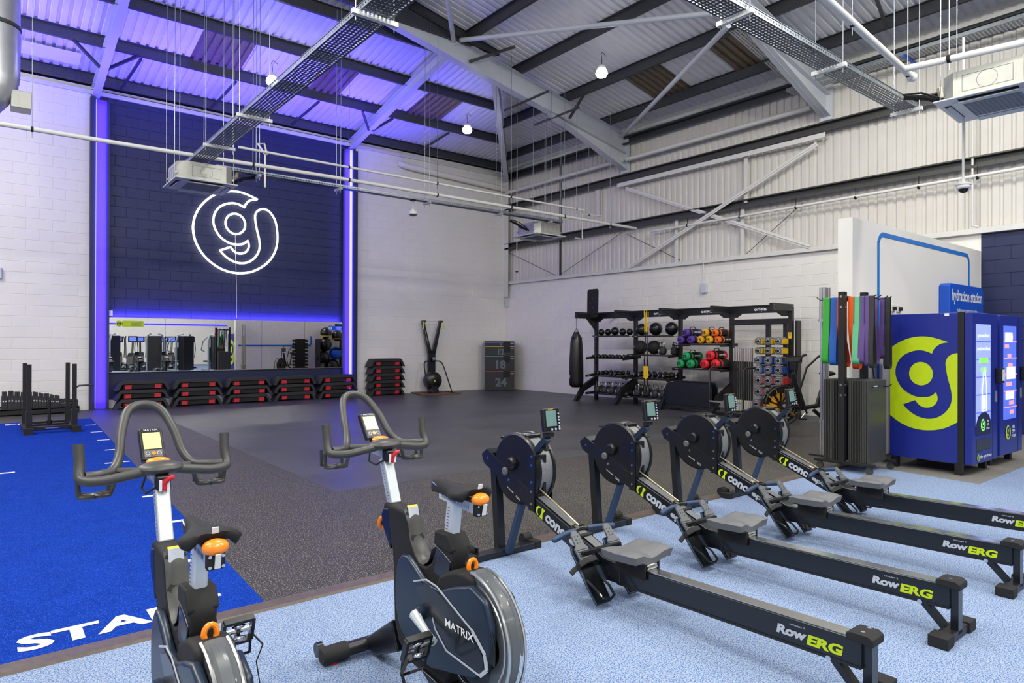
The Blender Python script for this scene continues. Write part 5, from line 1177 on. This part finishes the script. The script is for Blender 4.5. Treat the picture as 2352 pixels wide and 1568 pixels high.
# ================================================================ EXERCISE BIKES
def make_bike():
    t=thing('exercise_bike','x','exercise bike',(0,0,0),0,'black spinning bikes in front')
    sq=lambda P_,k=.86,c=.12,d=0,e=0: [(c+(u-c)*k+d,z+e) for u,z in P_]
    def P(poly,x0,x1,nm,m_,bev=.012,**k): return part(nm,MB().prism(poly,'x',x0,x1),m_,t,bev=bev,**k)
    body=[(.50,.75),(.515,.70),(.50,.645),(.455,.60),(.41,.555),(.398,.48),(.393,.40),(.385,.25),(.34,.165),(.24,.11),(.06,.10),(-.1,.12),(-.22,.30),(-.10,.50),(-.146,.575),(-.173,.644),(-.165,.674),(-.128,.714),(-.02,.70),(-.005,.63),(.025,.58),(.075,.553),(.13,.553),(.175,.58),(.22,.635),(.25,.69),(.27,.745)]
    body=sq(body); P(body,-.04,.04,'frame','blackmat',.016)
    # smooth scuffed saddle-shaped tread between the two masts
    sw=[(.285,.755),(.242,.70),(.225,.64),(.178,.59),(.135,.562),(.10,.56),(.05,.585),(.02,.64)]; sw=sq(sw)
    m=MB(); rows=[]
    for i,(u,z) in enumerate(sw):
        for k in range(7):
            q=(k-3)/3; m.v.append((q*.037,u+.0,z-.012*q*q+.004))
    for i in range(len(sw)-1):
        for k in range(6): a=i*7+k; m.f.append((a,a+1,a+8,a+7)); m.m.append(0)
    part('step_through_pad',m,'gunmetal',t,ang=80)
    P(sq([(.50,.72),(.52,.69),(.505,.64),(.46,.595),(.42,.55),(.41,.59),(.43,.66),(.44,.73)]),-.0425,.0425,'mast_side','navyblk',.006)
    P(sq([(-.025,.66),(-.02,.60),(.0,.55),(-.09,.52),(-.14,.57),(-.15,.62),(-.10,.64)]),-.044,.044,'seat_mast_side','navyblk',.006)
    P(sq([(-.015,.72),(-.01,.68),(-.0,.665),(-.15,.65),(-.17,.665),(-.15,.70),(-.12,.725)]),-.046,.046,'seat_mast_collar','blackmat',.012)
    part('mast_sticker',MB().add([(-.025,.255,.752),(.025,.255,.752),(.025,.242,.70),(.015,.234,.684),(-.015,.234,.684),(-.025,.242,.70)],[(5,4,3,2,1,0)]).xf(Matrix.Translation((0,-.006,.008))),'greyink',t,smooth=False,label='torn silver warning sticker')
    part('sticker_band',MB().add([(-.025,.262,.764),(.025,.262,.764),(.025,.254,.755),(-.025,.254,.755)],[(3,2,1,0)]).xf(Matrix.Translation((0,-.005,.002))),'yellow',t,smooth=False)
    # side covers
    wc=(-.235,.375)
    cov=[(.372,.30),(.374,.42),(.35,.49),(.31,.525),(.26,.53),(.20,.50),(.10,.455),(-.02,.46),(-.12,.50),(-.24,.535),(-.34,.50),(-.38,.43),(-.385,.34),(-.35,.25),(-.27,.20),(-.12,.165),(.05,.125),(.22,.135),(.33,.20)]; cov=sq(cov,.92,.12,-.07,.05)
    for s_ in (-1,1):
        a,b=(-.072,-.04) if s_<0 else (.04,.072)
        P(cov,a,b,'side_cover','bluegrey',.022)
        m=MB(); pts=[(.20,.42),(.10,.455),(.02,.45),(-.22,.36),(-.30,.30),(-.31,.25),(-.27,.215),(-.05,.225),(.03,.28),(.05,.32)]; pts=sq(pts,1,0,-.085,.07)
        m.prism(sq([(.19,.40),(.10,.435),(.02,.43),(-.21,.345),(-.285,.29),(-.29,.255),(-.26,.235),(-.05,.245),(.02,.29),(.10,.34)],1,0,-.085,.07),'x',s_*.072,s_*.0755); part('inner_panel',m,'navyblk',t,smooth=False)
        m=MB()
        for p_,q_ in zip(pts,pts[1:]): m.bar((s_*.0755,p_[0],p_[1]),(s_*.0755,q_[0],q_[1]),.003,.006 if p_[0]>-.285 or p_[1]<.31 else .014)
        part('silver_stripe',m,'greyink',t,smooth=False)
        m=MB(); textm(m,'MATRIX',(s_*.0765,-.225,.405),(0,s_,0),(0,0,1),.03,.19,.02) if s_<0 else None
        if s_<0:
            m.v=[(v[0],v[1],v[2]+(v[1]+.135)*-.0) for v in m.v]; part('lettering',m,'white',t,smooth=False)
        # ribbed black vent behind the stripe
        m=MB()
        for k in range(6): m.torus((s_*.064,wc[0],wc[1]),.125+k*.013,.005,'x',14,5,a0=math.radians(100),a1=math.radians(190))
        part('vent_rib',m,'satin',t)
        # clear guard side
        m=MB(); n=22; a0,a1=math.radians(92),math.radians(235); vv=[]
        for i in range(n+1):
            q=a0+(a1-a0)*i/n; 
            for r_ in (.15+.03*abs(cos(3*q)),.25): vv.append((s_*.035,wc[0]+r_*cos(q),wc[1]+r_*sin(q)))
        m.add(vv,[(2*i,2*i+1,2*i+3,2*i+2) for i in range(n)]); part('clear_guard',m,'clear',t,ang=80)
    m=MB(); n=24; vv=[]
    for i in range(n+1):
        q=math.radians(92)+math.radians(150)*i/n
        for x in (-.036,-.02,.02,.036): vv.append((x,wc[0]+(.238 if abs(x)>.03 else .245)*cos(q),wc[1]+(.238 if abs(x)>.03 else .245)*sin(q)))
    m.add(vv,[(4*i+k,4*i+k+1,4*i+k+5,4*i+k+4) for i in range(n) for k in range(3)]); part('clear_guard',m,'clear',t,ang=80)
    for s_ in (-1,1): part('guard_rim',MB().torus((s_*.036,wc[0],wc[1]),.24,.006,'x',26,6,a0=math.radians(92),a1=math.radians(242)),'alu',t)  # bright tube stands in for the highlight along the clear edge
    part('flywheel',MB().lathe((-.015,wc[0],wc[1]),[(.03,0),(.16,0),(.17,-.005),(.225,-.005),(.235,.0),(.235,.03),(.225,.035),(.16,.04),(.03,.04)],44,'x'),'satin',t)
    part('flywheel_ring',MB().torus((-.026,wc[0],wc[1]),.2,.004,'x',40,5),'alu',t)
    # fan hood over the wheel
    hood=[]
    for i in range(13): q=math.radians(38+ (92-38)*i/12); hood.append((wc[0]+.245*cos(q),wc[1]+.235*sin(q)))
    hood=[(-.0,.46),(-.06,.555),(-.12,.585),(-.19,.607),(-.25,.612),(-.30,.607),(-.31,.56),(-.25,.50),(-.12,.47)]; hood=sq(hood,.93)
    P(hood,-.058,.058,'wheel_hood','blackmat',.02)
    # base
    P([(.36,.24),(.62,.07),(.62,.03),(.50,.03),(.30,.12)],-.045,.045,'front_stay','navyblk',.008)
    P([(.10,.14),(-.02,.13),(-.40,.07),(-.5,.06),(-.5,.02),(-.38,.02),(.0,.09)],-.06,.06,'rear_stay','navyblk',.008)
    for u in (.615,-.5):
        part('stabiliser',MB().tube([(-.17,u,.045),(.17,u,.045)],.036,14,sy=.85),'black',t)
        for s_ in (-1,1):
            m=MB().tube([(s_*.14,u,.045),(s_*.25,u,.045),(s_*.262,u,.045)],[.044,.044,.036],14,sy=.9); part('stabiliser_boot',m,'blackmat',t)
            if u>0: part('transport_wheel',MB().cyl((s_*.235,u+.055,.055),(s_*.262,u+.055,.055),.034,18),'satin',t)
            part('level_foot',MB().cyl((s_*.2,u,.0),(s_*.2,u,.015),.02,12),'redseat',t)
    # cranks and pedals (side -1 is hanging back and down)
    cc=(.045,.385)
    for s_,ang in ((-1,math.radians(197)),(1,math.radians(17))):
        e=(cc[0]+.17*cos(ang),cc[1]+.17*sin(ang)*1.0)
        part('crank_boss',MB().cyl((s_*.07,cc[0],cc[1]),(s_*.105,cc[0],cc[1]),.03,18),'bluegrey',t)
        part('crank_arm',MB().tube([(s_*.108,cc[0],cc[1]),(s_*.115,cc[0]*.7+e[0]*.3,cc[1]*.7+e[1]*.3),(s_*.12,cc[0]*.3+e[0]*.7,cc[1]*.3+e[1]*.7),(s_*.125,e[0],e[1])],[.024,.018,.014,.019],10,sy=1.0),'post',t)
        x0=s_*.145; x1=s_*.245
        part('pedal_axle',MB().cyl((s_*.125,e[0],e[1]),(x1,e[0],e[1]),.009,8),'chrome',t)
        m=MB(); 
        for d in (-.045,.045): m.bb(min(x0,x1),max(x0,x1),e[0]+d-.006,e[0]+d+.006,e[1]-.014,e[1]+.014)
        for xx in (x0,x1,(x0+x1)/2): m.bb(xx-.006,xx+.006,e[0]-.045,e[0]+.045,e[1]-.012,e[1]+.012)
        m.tube([(x0,e[0]+.045,e[1]),(x0,e[0]+.10,e[1]-.01),((x0+x1)/2,e[0]+.125,e[1]+.01),(x1,e[0]+.10,e[1]-.01),(x1,e[0]+.045,e[1])],.006,5)
        m.xf(Matrix.Translation((0,e[0],e[1]))@Matrix.Rotation(math.radians(-70),4,'X')@Matrix.Translation((0,-e[0],-e[1])))
        part('pedal',m,'satin',t)
        part('cleat_clip',MB().ball(((x0+x1)/2,e[0]-.012,e[1]+.02),.02,10,6,(1.2,.6,.5)).ball(((x0+x1)/2,e[0]-.018,e[1]-.02),.02,10,6,(1.2,.6,.5)),'chrome',t)
        part('toe_strap',MB().tube([(x1,e[0]-.02,e[1]-.02),(x1+s_*.03,e[0]-.03,e[1]-.06),(x1+s_*.01,e[0]-.02,e[1]-.12),(x1+s_*.02,e[0]-.03,e[1]-.2)],.009,6,sy=.25),'blackmat',t)
    # knobs
    for (u,z,d) in ((-.19,.62,(0,-1,.15)),(.52,.63,(0,1,0))):
        R=Vector((0,u,z)); part('adjust_knob',MB().tube([R+Vector((.018*cos(q),d[1]*.010,.026*sin(q))) for q in [2*pi*i/14 for i in range(14)]],.009,8,True),'orange',t); part('knob_stem',MB().cyl((0,u-d[1]*.03,z),(0,u+d[1]*.01,z),.01,8),'blackmat',t)
    # posts
    part('handlebar_post',MB().bar((0,.415,.74),(0,.50,.94),.05,.05,upv=(0,1,0)),'post',t,bev=.007)
    m=MB()
    for k in range(12): m.bar((-.0262,.418+k*.006,.765+k*.0135),(-.0262,.428+k*.006,.766+k*.0135),.001,.0018)
    part('height_scale',m,'gunmetal',t,smooth=False)
    part('seat_post',MB().bar((0,-.055,.69),(0,-.078,.845),.042,.06,upv=(0,1,0)),'post',t,bev=.008)
    m=MB()
    for k in range(9): m.bar((-.0222,-.045-k*.0018,.722+k*.0125),(-.0222,-.06-k*.0018,.7225+k*.0125),.001,.0018)
    part('height_scale',m,'gunmetal',t,smooth=False)
    part('seat_slider',MB().bar((0,.01,.863),(0,-.235,.848),.042,.042),'post',t,bev=.005); part('slider_cap',MB().bar((0,-.235,.848),(0,-.262,.846),.05,.05),'blackmat',t,bev=.005)
    m=MB()
    for k in range(14): m.bb(-.0222,-.0208,-.02-k*.014,-.018-k*.014,.852-k*.0008,.866-k*.0008)
    part('slider_scale',m,'gunmetal',t,smooth=False)
    part('seat_lever',MB().ball((0,-.25,.885),.03,16,10,(1.25,1,.8)),'orange',t); part('lever_clip',MB().bar((0,-.283,.872),(0,-.272,.83),.016,.004),'white_steel',t,smooth=False); part('lever_clip',MB().bar((0,-.247,.925),(0,-.252,.942),.018,.004),'white_steel',t,smooth=False)
    m=MB()
    for x in (-.018,.018):
        for z in (.832,.862): m.cyl((x,-.262,z),(x,-.266,z),.005,8)
    part('bolt',m,'chrome',t)
    # saddle
    m=MB(); prof=[(.075,.016,.908),(.05,.023,.915),(0,.026,.917),(-.06,.034,.918),(-.11,.055,.919),(-.16,.078,.925),(-.20,.088,.93),(-.225,.086,.93),(-.24,.07,.926)]
    nk=12
    for (u,hw,z) in prof:
        for k in range(nk+1):
            q=k/nk*2-1; m.v.append((hw*q,u+.012*(q*q)*(u<-.15)*1.0*(1 if abs(q)<.5 else 1),z-.030*abs(q)**3.0-(.006*(1-abs(q)*3) if abs(q)<.25 and u<.03 else 0)))
    W=nk+1
    for i in range(len(prof)-1):
        for k in range(nk): a=i*W+k; m.f.append((a,a+W,a+W+1,a+1)); m.m.append(0)
    n0=len(m.v); rim=[k for k in range(W)]+[i*W+nk for i in range(1,len(prof))]+[(len(prof)-1)*W+k for k in range(nk-1,-1,-1)]+[i*W for i in range(len(prof)-2,0,-1)]
    for r_ in rim: x,u,z=m.v[r_]; m.v.append((x*.9,-.08+(u+.08)*.96,z-.02))
    for k in range(len(rim)): k2=(k+1)%len(rim); m.f.append((rim[k2],rim[k],n0+k,n0+k2)[::-1]); m.m.append(0)
    m.f.append(tuple(n0+k for k in range(len(rim)))); m.m.append(0)
    part('saddle',m,'blackmat',t,ang=70)
    part('saddle_rail',MB().tube([(-.02,.06,.90),(-.02,.0,.885),(-.02,-.12,.885),(-.02,-.17,.9)],.004,6).tube([(.02,.06,.90),(.02,.0,.885),(.02,-.12,.885),(.02,-.17,.9)],.004,6),'chrome',t)
    part('saddle_clamp',MB().box((0,-.07,.878),(.06,.04,.03)),'black',t,bev=.005)
    # handlebars
    G='gunmetal'
    def cr(P_,k=5):
        out=[];Q=[P_[0]]+P_+[P_[-1]]
        for i in range(1,len(Q)-2):
            for j in range(k):
                s_=j/k; out.append(tuple(.5*((2*Q[i][a])+(-Q[i-1][a]+Q[i+1][a])*s_+(2*Q[i-1][a]-5*Q[i][a]+4*Q[i+1][a]-Q[i+2][a])*s_*s_+(-Q[i-1][a]+3*Q[i][a]-3*Q[i+1][a]+Q[i+2][a])*s_**3) for a in range(3)))
        out.append(P_[-1]); return out
    loop=[(-.235,.565,.985),(-.19,.575,.985),(-.14,.62,.988),(-.112,.68,1.03),(-.095,.75,1.11),(-.06,.83,1.19),(0,.86,1.212),(.06,.83,1.19),(.095,.75,1.11),(.112,.68,1.03),(.14,.62,.988),(.19,.575,.985),(.235,.565,.985)]
    part('loop_bar',MB().tube(cr(loop),.0175,12),G,t)
    base=[(-.252,.60,1.10),(-.25,.585,1.03),(-.252,.565,.985),(-.235,.54,.972),(-.18,.515,.972),(-.10,.50,.985),(0,.49,1.0),(.10,.50,.985),(.18,.515,.972),(.235,.54,.972),(.252,.565,.985),(.25,.585,1.03),(.252,.60,1.10)]
    part('base_bar',MB().tube(cr(base),.018,12),G,t)
    part('bar_hub',MB().ball((0,.505,1.0),.06,18,10,(1.35,.95,.45)),G,t)
    part('cross_bar',MB().tube([(-.13,.62,.985),(-.06,.58,.985),(0,.56,.99),(.06,.58,.985),(.13,.62,.985)],.012,8),G,t)
    part('orange_lever',MB().ball((0,.555,1.018),.035,16,8,(1.2,.8,.45)),'orange',t)
    for s_ in (-1,1):   # bottle cages under the bars
        m=MB().tube([(s_*.13,.60,.97),(s_*.15,.60,.91),(s_*.2,.60,.90),(s_*.25,.60,.91),(s_*.255,.60,.97)],.009,8).torus((s_*.175,.60,.905),.025,.007,'z',14,6).torus((s_*.225,.60,.905),.025,.007,'z',14,6).tube([(s_*.15,.65,.97),(s_*.15,.65,.91),(s_*.2,.65,.90),(s_*.25,.65,.91),(s_*.25,.65,.98)],.008,8); part('bottle_cage',m,G,t)
    part('bar_slider',MB().bar((0,.46,.955),(0,.60,.965),.042,.036),'post',t,bev=.004)
    part('bar_clamp',MB().box((0,.47,.952),(.05,.05,.055)),'black',t,bev=.01)
    part('red_lever',MB().tube([(-.0,.438,.935),(0,.430,.955),(.012,.425,.972),(.03,.425,.974)],.009,8).bar((0,.437,.925),(0,.434,.965),.022,.008),'red',t,bev=.0); part('lever_stripe',MB().bar((.013,.436,.925),(.013,.433,.965),.004,.009).bar((-.013,.436,.925),(-.013,.433,.965),.004,.009),'white',t,smooth=False)
    part('cable',MB().tube([(-.02,.46,.94),(-.05,.50,.91),(-.055,.56,.92),(-.03,.60,.97)],.004,6),'blackmat',t)
    R=Matrix.Translation((-.005,.64,1.075))@Matrix.Rotation(math.radians(-38),4,'X')
    b=part('console',MB().box((0,.014,0),(.085,.03,.145)).xf(R),'satin',t,bev=.008)
    part('screen',MB().box((0,-.002,.012),(.062,.002,.072)).xf(R),'screen_lime',b,smooth=False)
    m=MB(); textm(m,'MATRIX',(0,-.003,.060),(1,0,0),(0,0,1),.008,.05,.01); m.xf(R); part('lettering',m,'greyink',b,smooth=False)
    m=MB().box((0,-.002,-.045),(.064,.002,.03)).xf(R); part('button_panel',m,'footgrey',b,smooth=False)
    m=MB().lathe((0,-.003,-.045),[(.008,0),(.008,-.002)],14,'y').xf(R); part('button',m,'orange',b)
    m=MB().torus((-.02,-.004,-.045),.007,.001,'y',14,4).torus((.02,-.004,-.045),.007,.001,'y',14,4).xf(R); part('button',m,'white',b)
    part('console_mount',MB().bar((0,.60,.99),(0,.66,1.03),.03,.02),'black',t,smooth=False)
    return t
bk=make_bike(); bk.location=(-11.80,-14.6,0); bk['label']='exercise bike next to the first rowing machine, flywheel guard in full view'
dup(bk,(-12.74,-14.6,0),0,'exercise bike in front of the blue turf lane, cut off at the frame bottom')
# ================================================================ FAN BIKE
t=thing('air_bike','black air bike with a yellow bladed fan behind the last rowing machine','exercise bike',(-3.02,-11.62,0),math.radians(58))
# local +y = forward
m=MB()
for a in range(10):
    q=2*pi*a/10
    for r1,r2,h1,h2 in ((.07,.19,.24,.24),(.19,.285,.07,.05)):
        m.add([(-.02,.45+r1*cos(q-h1),.50+r1*sin(q-h1)),(.02,.45+r1*cos(q+h1),.50+r1*sin(q+h1)),(.02,.45+r2*cos(q+h2),.50+r2*sin(q+h2)),(-.02,.45+r2*cos(q-h2),.50+r2*sin(q-h2))],[(0,1,2,3)])
part('fan_backing',MB().lathe((.03,.45,.5),[(.02,0),(.29,0),(.29,.004),(.02,.004)],36,'x'),'satin',t)
o_=part('fan_blades',m,solid('fan_yellow','d49a18',.4),t,smooth=False); sdm=o_.modifiers.new('thick','SOLIDIFY'); sdm.thickness=.006
for x in (-.07,.07):
    m=MB().torus((x,.45,.50),.30,.012,'x',36,6)
    for a in range(18): q=2*pi*a/18; m.cyl((x,.45+.06*cos(q),.5+.06*sin(q)),(x,.45+.3*cos(q+.25),.5+.3*sin(q+.25)),.003,4)
    m.torus((x,.45,.5),.2,.003,'x',30,4); part('fan_cage',m,'black',t)
part('fan_hub',MB().cyl((-.09,.45,.5),(.09,.45,.5),.06,20),'satin',t); part('hub_cap',MB().cyl((-.1,.45,.5),(-.09,.45,.5),.03,16),'alu',t)
part('frame_tube',MB().tube([(0,.45,.5),(0,.1,.45),(0,-.25,.5)],.035,10).tube([(0,.1,.45),(0,.25,1.0)],.035,10).tube([(0,-.15,.48),(0,-.3,.95)],.03,10).tube([(0,.45,.42),(0,.5,.08)],.03,8).tube([(0,-.1,.42),(0,-.5,.08)],.03,8),'black',t)
for u in (.52,-.52): part('stabiliser',MB().cyl((-.3,u,.05),(.3,u,.05),.035,12),'black',t)
for s_ in (-1,1):
    part('handle_lever',MB().tube([(s_*.14,.1,.38),(s_*.15,.22,.75),(s_*.17,.12,1.1),(s_*.22,-.05,1.28),(s_*.27,-.12,1.29)],.016,10),'black',t); part('hand_grip',MB().cyl((s_*.22,-.05,1.28),(s_*.28,-.13,1.29),.021,10),'rubberblk',t)
    part('crank',MB().cyl((s_*.1,.1,.38),(s_*.14,.2,.30),.012,8),'alu',t); part('pedal',MB().box((s_*.2,.2,.3),(.1,.09,.025)),'blackmat',t,bev=.004)
part('saddle',MB().ball((0,-.33,1.0),.13,14,8,(.85,1,.32)),'blackmat',t)
part('console',MB().box((0,.24,1.13),(.2,.04,.15)).xf(Matrix.Translation((0,0,0))),'satin',t,bev=.008); part('screen',MB().box((0,.219,1.13),(.13,.003,.09)),'screen_lcd',t,smooth=False)
part('console_trim',MB().box((0,.2185,1.068),(.15,.003,.012)),'yellow',t,smooth=False)
# ================================================================ BEHIND THE PARTITION (seen in the mirror)
t=thing('dumbbell_tower','tall black dumbbell tower on the far side of the partition, seen in the mirror','rack',(-2.1,-12.55,0))
part('column',MB().prism([(-.2,-.1),(.2,-.1),(.2,.1),(-.2,.1)],'z',0,1.62),'black',t,bev=.01); part('base',MB().bb(-.35,.35,-.25,.25,0,.05),'black',t,bev=.005)
for k in range(10):
    for s_ in (-1,1):
        d=thing('dumbbell','small dumbbell on the dumbbell tower, %s side, %s from the bottom'%('rack' if s_<0 else 'ball',nm[k]),'dumbbell',(-2.1+s_*.27,-12.55,.14+k*.155),0,'dumbbells on the tower')
        part('head',MB().lathe((0,-.1,0),[(.03,-.035),(.055,-.03),(.055,.03),(.03,.035)],12,'y'),'satin',d); part('head',MB().lathe((0,.1,0),[(.03,-.035),(.055,-.03),(.055,.03),(.03,.035)],12,'y'),'satin',d); part('handle',MB().cyl((0,-.1,0),(0,.1,0),.015,8),'chrome',d)
for i,(x,z,r,c) in enumerate(((-.62,.36,.34,'blackmat'),(-1.05,.78,.3,'blackmat'),(-.42,.96,.3,'signblue'),(-.95,1.36,.31,'blackmat'),(-.9,1.9,.26,'yellow'),(-.35,1.78,.26,'yellow'))):
    t=thing('gym_ball','gym ball beyond the partition, %s'%('the big one on the floor','second in the pile','blue one in the pile','third in the pile','yellow banded one at the top','yellow banded one beside the top one')[i],'gym ball',(x,-12.5,z),0,'gym balls beyond the partition')
    part('shell',MB().ball((0,0,0),r,24,14),'satin' if c!='signblue' else c,t)
    if c=='yellow': part('band',MB().torus((0,0,-r*.55),r*.84,.02,'z',28,6),'yellow',t)
t=thing('ball_rack','thin metal ball rack beyond the partition','rack',(0,0,0))
part('rail',MB().bb(-1.3,-.1,-12.22,-12.2,1.6,1.62).bb(-1.3,-.1,-12.78,-12.76,1.6,1.62).bb(-1.3,-1.28,-12.78,-12.2,0,1.62).bb(-.12,-.1,-12.78,-12.2,0,1.62),'black',t,smooth=False)
# ---- gym floor behind the camera, seen only in the mirror
def machine(x,y,rz,i):
    t=thing('weight_machine','grey framed weight machine behind the camera, %s in the row seen in the mirror'%nm[i],'weight machine',(x,y,0),rz,'weight machines behind the camera')
    fr=solid('machine_silver','8d98a5',.35)
    part('stack_shroud',MB().prism([(-.28,-.2),(.28,-.2),(.28,.2),(-.28,.2)],'z',.1,1.75),'satin',t,bev=.02)
    for s_ in (-1,1): part('frame_tube',MB().tube([(s_*.35,.25,0),(s_*.35,.25,1.5),(s_*.3,.15,1.8),(s_*.15,0,1.85)],.045,10).tube([(s_*.35,.25,.08),(s_*.3,1.1,.08)],.045,8),fr,t)
    part('seat_pad',MB().bb(-.2,.2,.75,1.2,.45,.53),'blackmat',t,bev=.02); part('back_pad',MB().bb(-.16,.16,.62,.7,.55,1.2),'blackmat',t,bev=.02); part('seat_stem',MB().tube([(0,.95,.45),(0,.95,.05)],.05,8),fr,t)
    for s_ in (-1,1): part('press_arm',MB().tube([(s_*.3,.5,1.7),(s_*.38,.8,1.5),(s_*.38,1.0,1.05),(s_*.2,1.05,1.0)],.03,8),fr,t)
    m=MB()
    for k in range(12): m.bb(-.29,-.281,-.1,.1,.2+k*.06,.25+k*.06)
    part('weight_plate',m,'alu',t,smooth=False)
def climber(x,y,rz,i=0):
    t=thing('cross_trainer','black cross trainer behind the camera, %s of the %s row seen in the mirror'%(nm[i%6],'nearer' if i<6 else 'further'),'cross trainer',(x,y,0),rz,'cross trainers behind the camera')
    part('shroud',MB().prism([(-.4,.1),(.35,.1),(.5,.6),(.2,.9),(-.2,.7)],'x',-.15,.15),'satin',t,bev=.03); part('mast',MB().tube([(0,.3,.7),(0,.5,1.5)],.05,10),'navyblk',t)
    part('console',MB().box((0,.5,1.6),(.45,.08,.32)),'satin',t,bev=.02); part('screen',MB().box((0,.457,1.6),(.3,.003,.2)),'vscreen2',t,smooth=False)
    for s_ in (-1,1):
        part('handle',MB().tube([(s_*.25,.2,.6),(s_*.28,.3,1.1),(s_*.26,.1,1.6),(s_*.22,.0,1.75)],.022,8),'rubberblk',t); part('foot_rail',MB().tube([(s_*.17,.2,.3),(s_*.17,-1.0,.2)],.04,8),solid('machine_silver','8d98a5',.35),t); part('foot_pedal',MB().box((s_*.17,-.5,.32),(.16,.38,.05)),'blackmat',t,bev=.01)
    part('base',MB().bb(-.3,.3,-1.1,-1.0,0,.08).bb(-.3,.3,.5,.6,0,.08).bb(-.04,.04,-1.05,.55,.02,.09),'black',t,smooth=False)
for i,(x,y,rz) in enumerate(((-5.6,-18.2,math.radians(160)),(-6.9,-18.6,math.radians(200)),(-8.5,-19.0,math.radians(90)),(-10.2,-18.4,math.radians(20)),(-4.2,-18.0,math.radians(170)))): machine(x,y,rz,i)
for i in range(6): climber(-9.3+i*.95,-21.6-.15*i,math.radians(200),i)
for i in range(5): climber(-8.6+i*1.05,-24.6,math.radians(185),i+6)
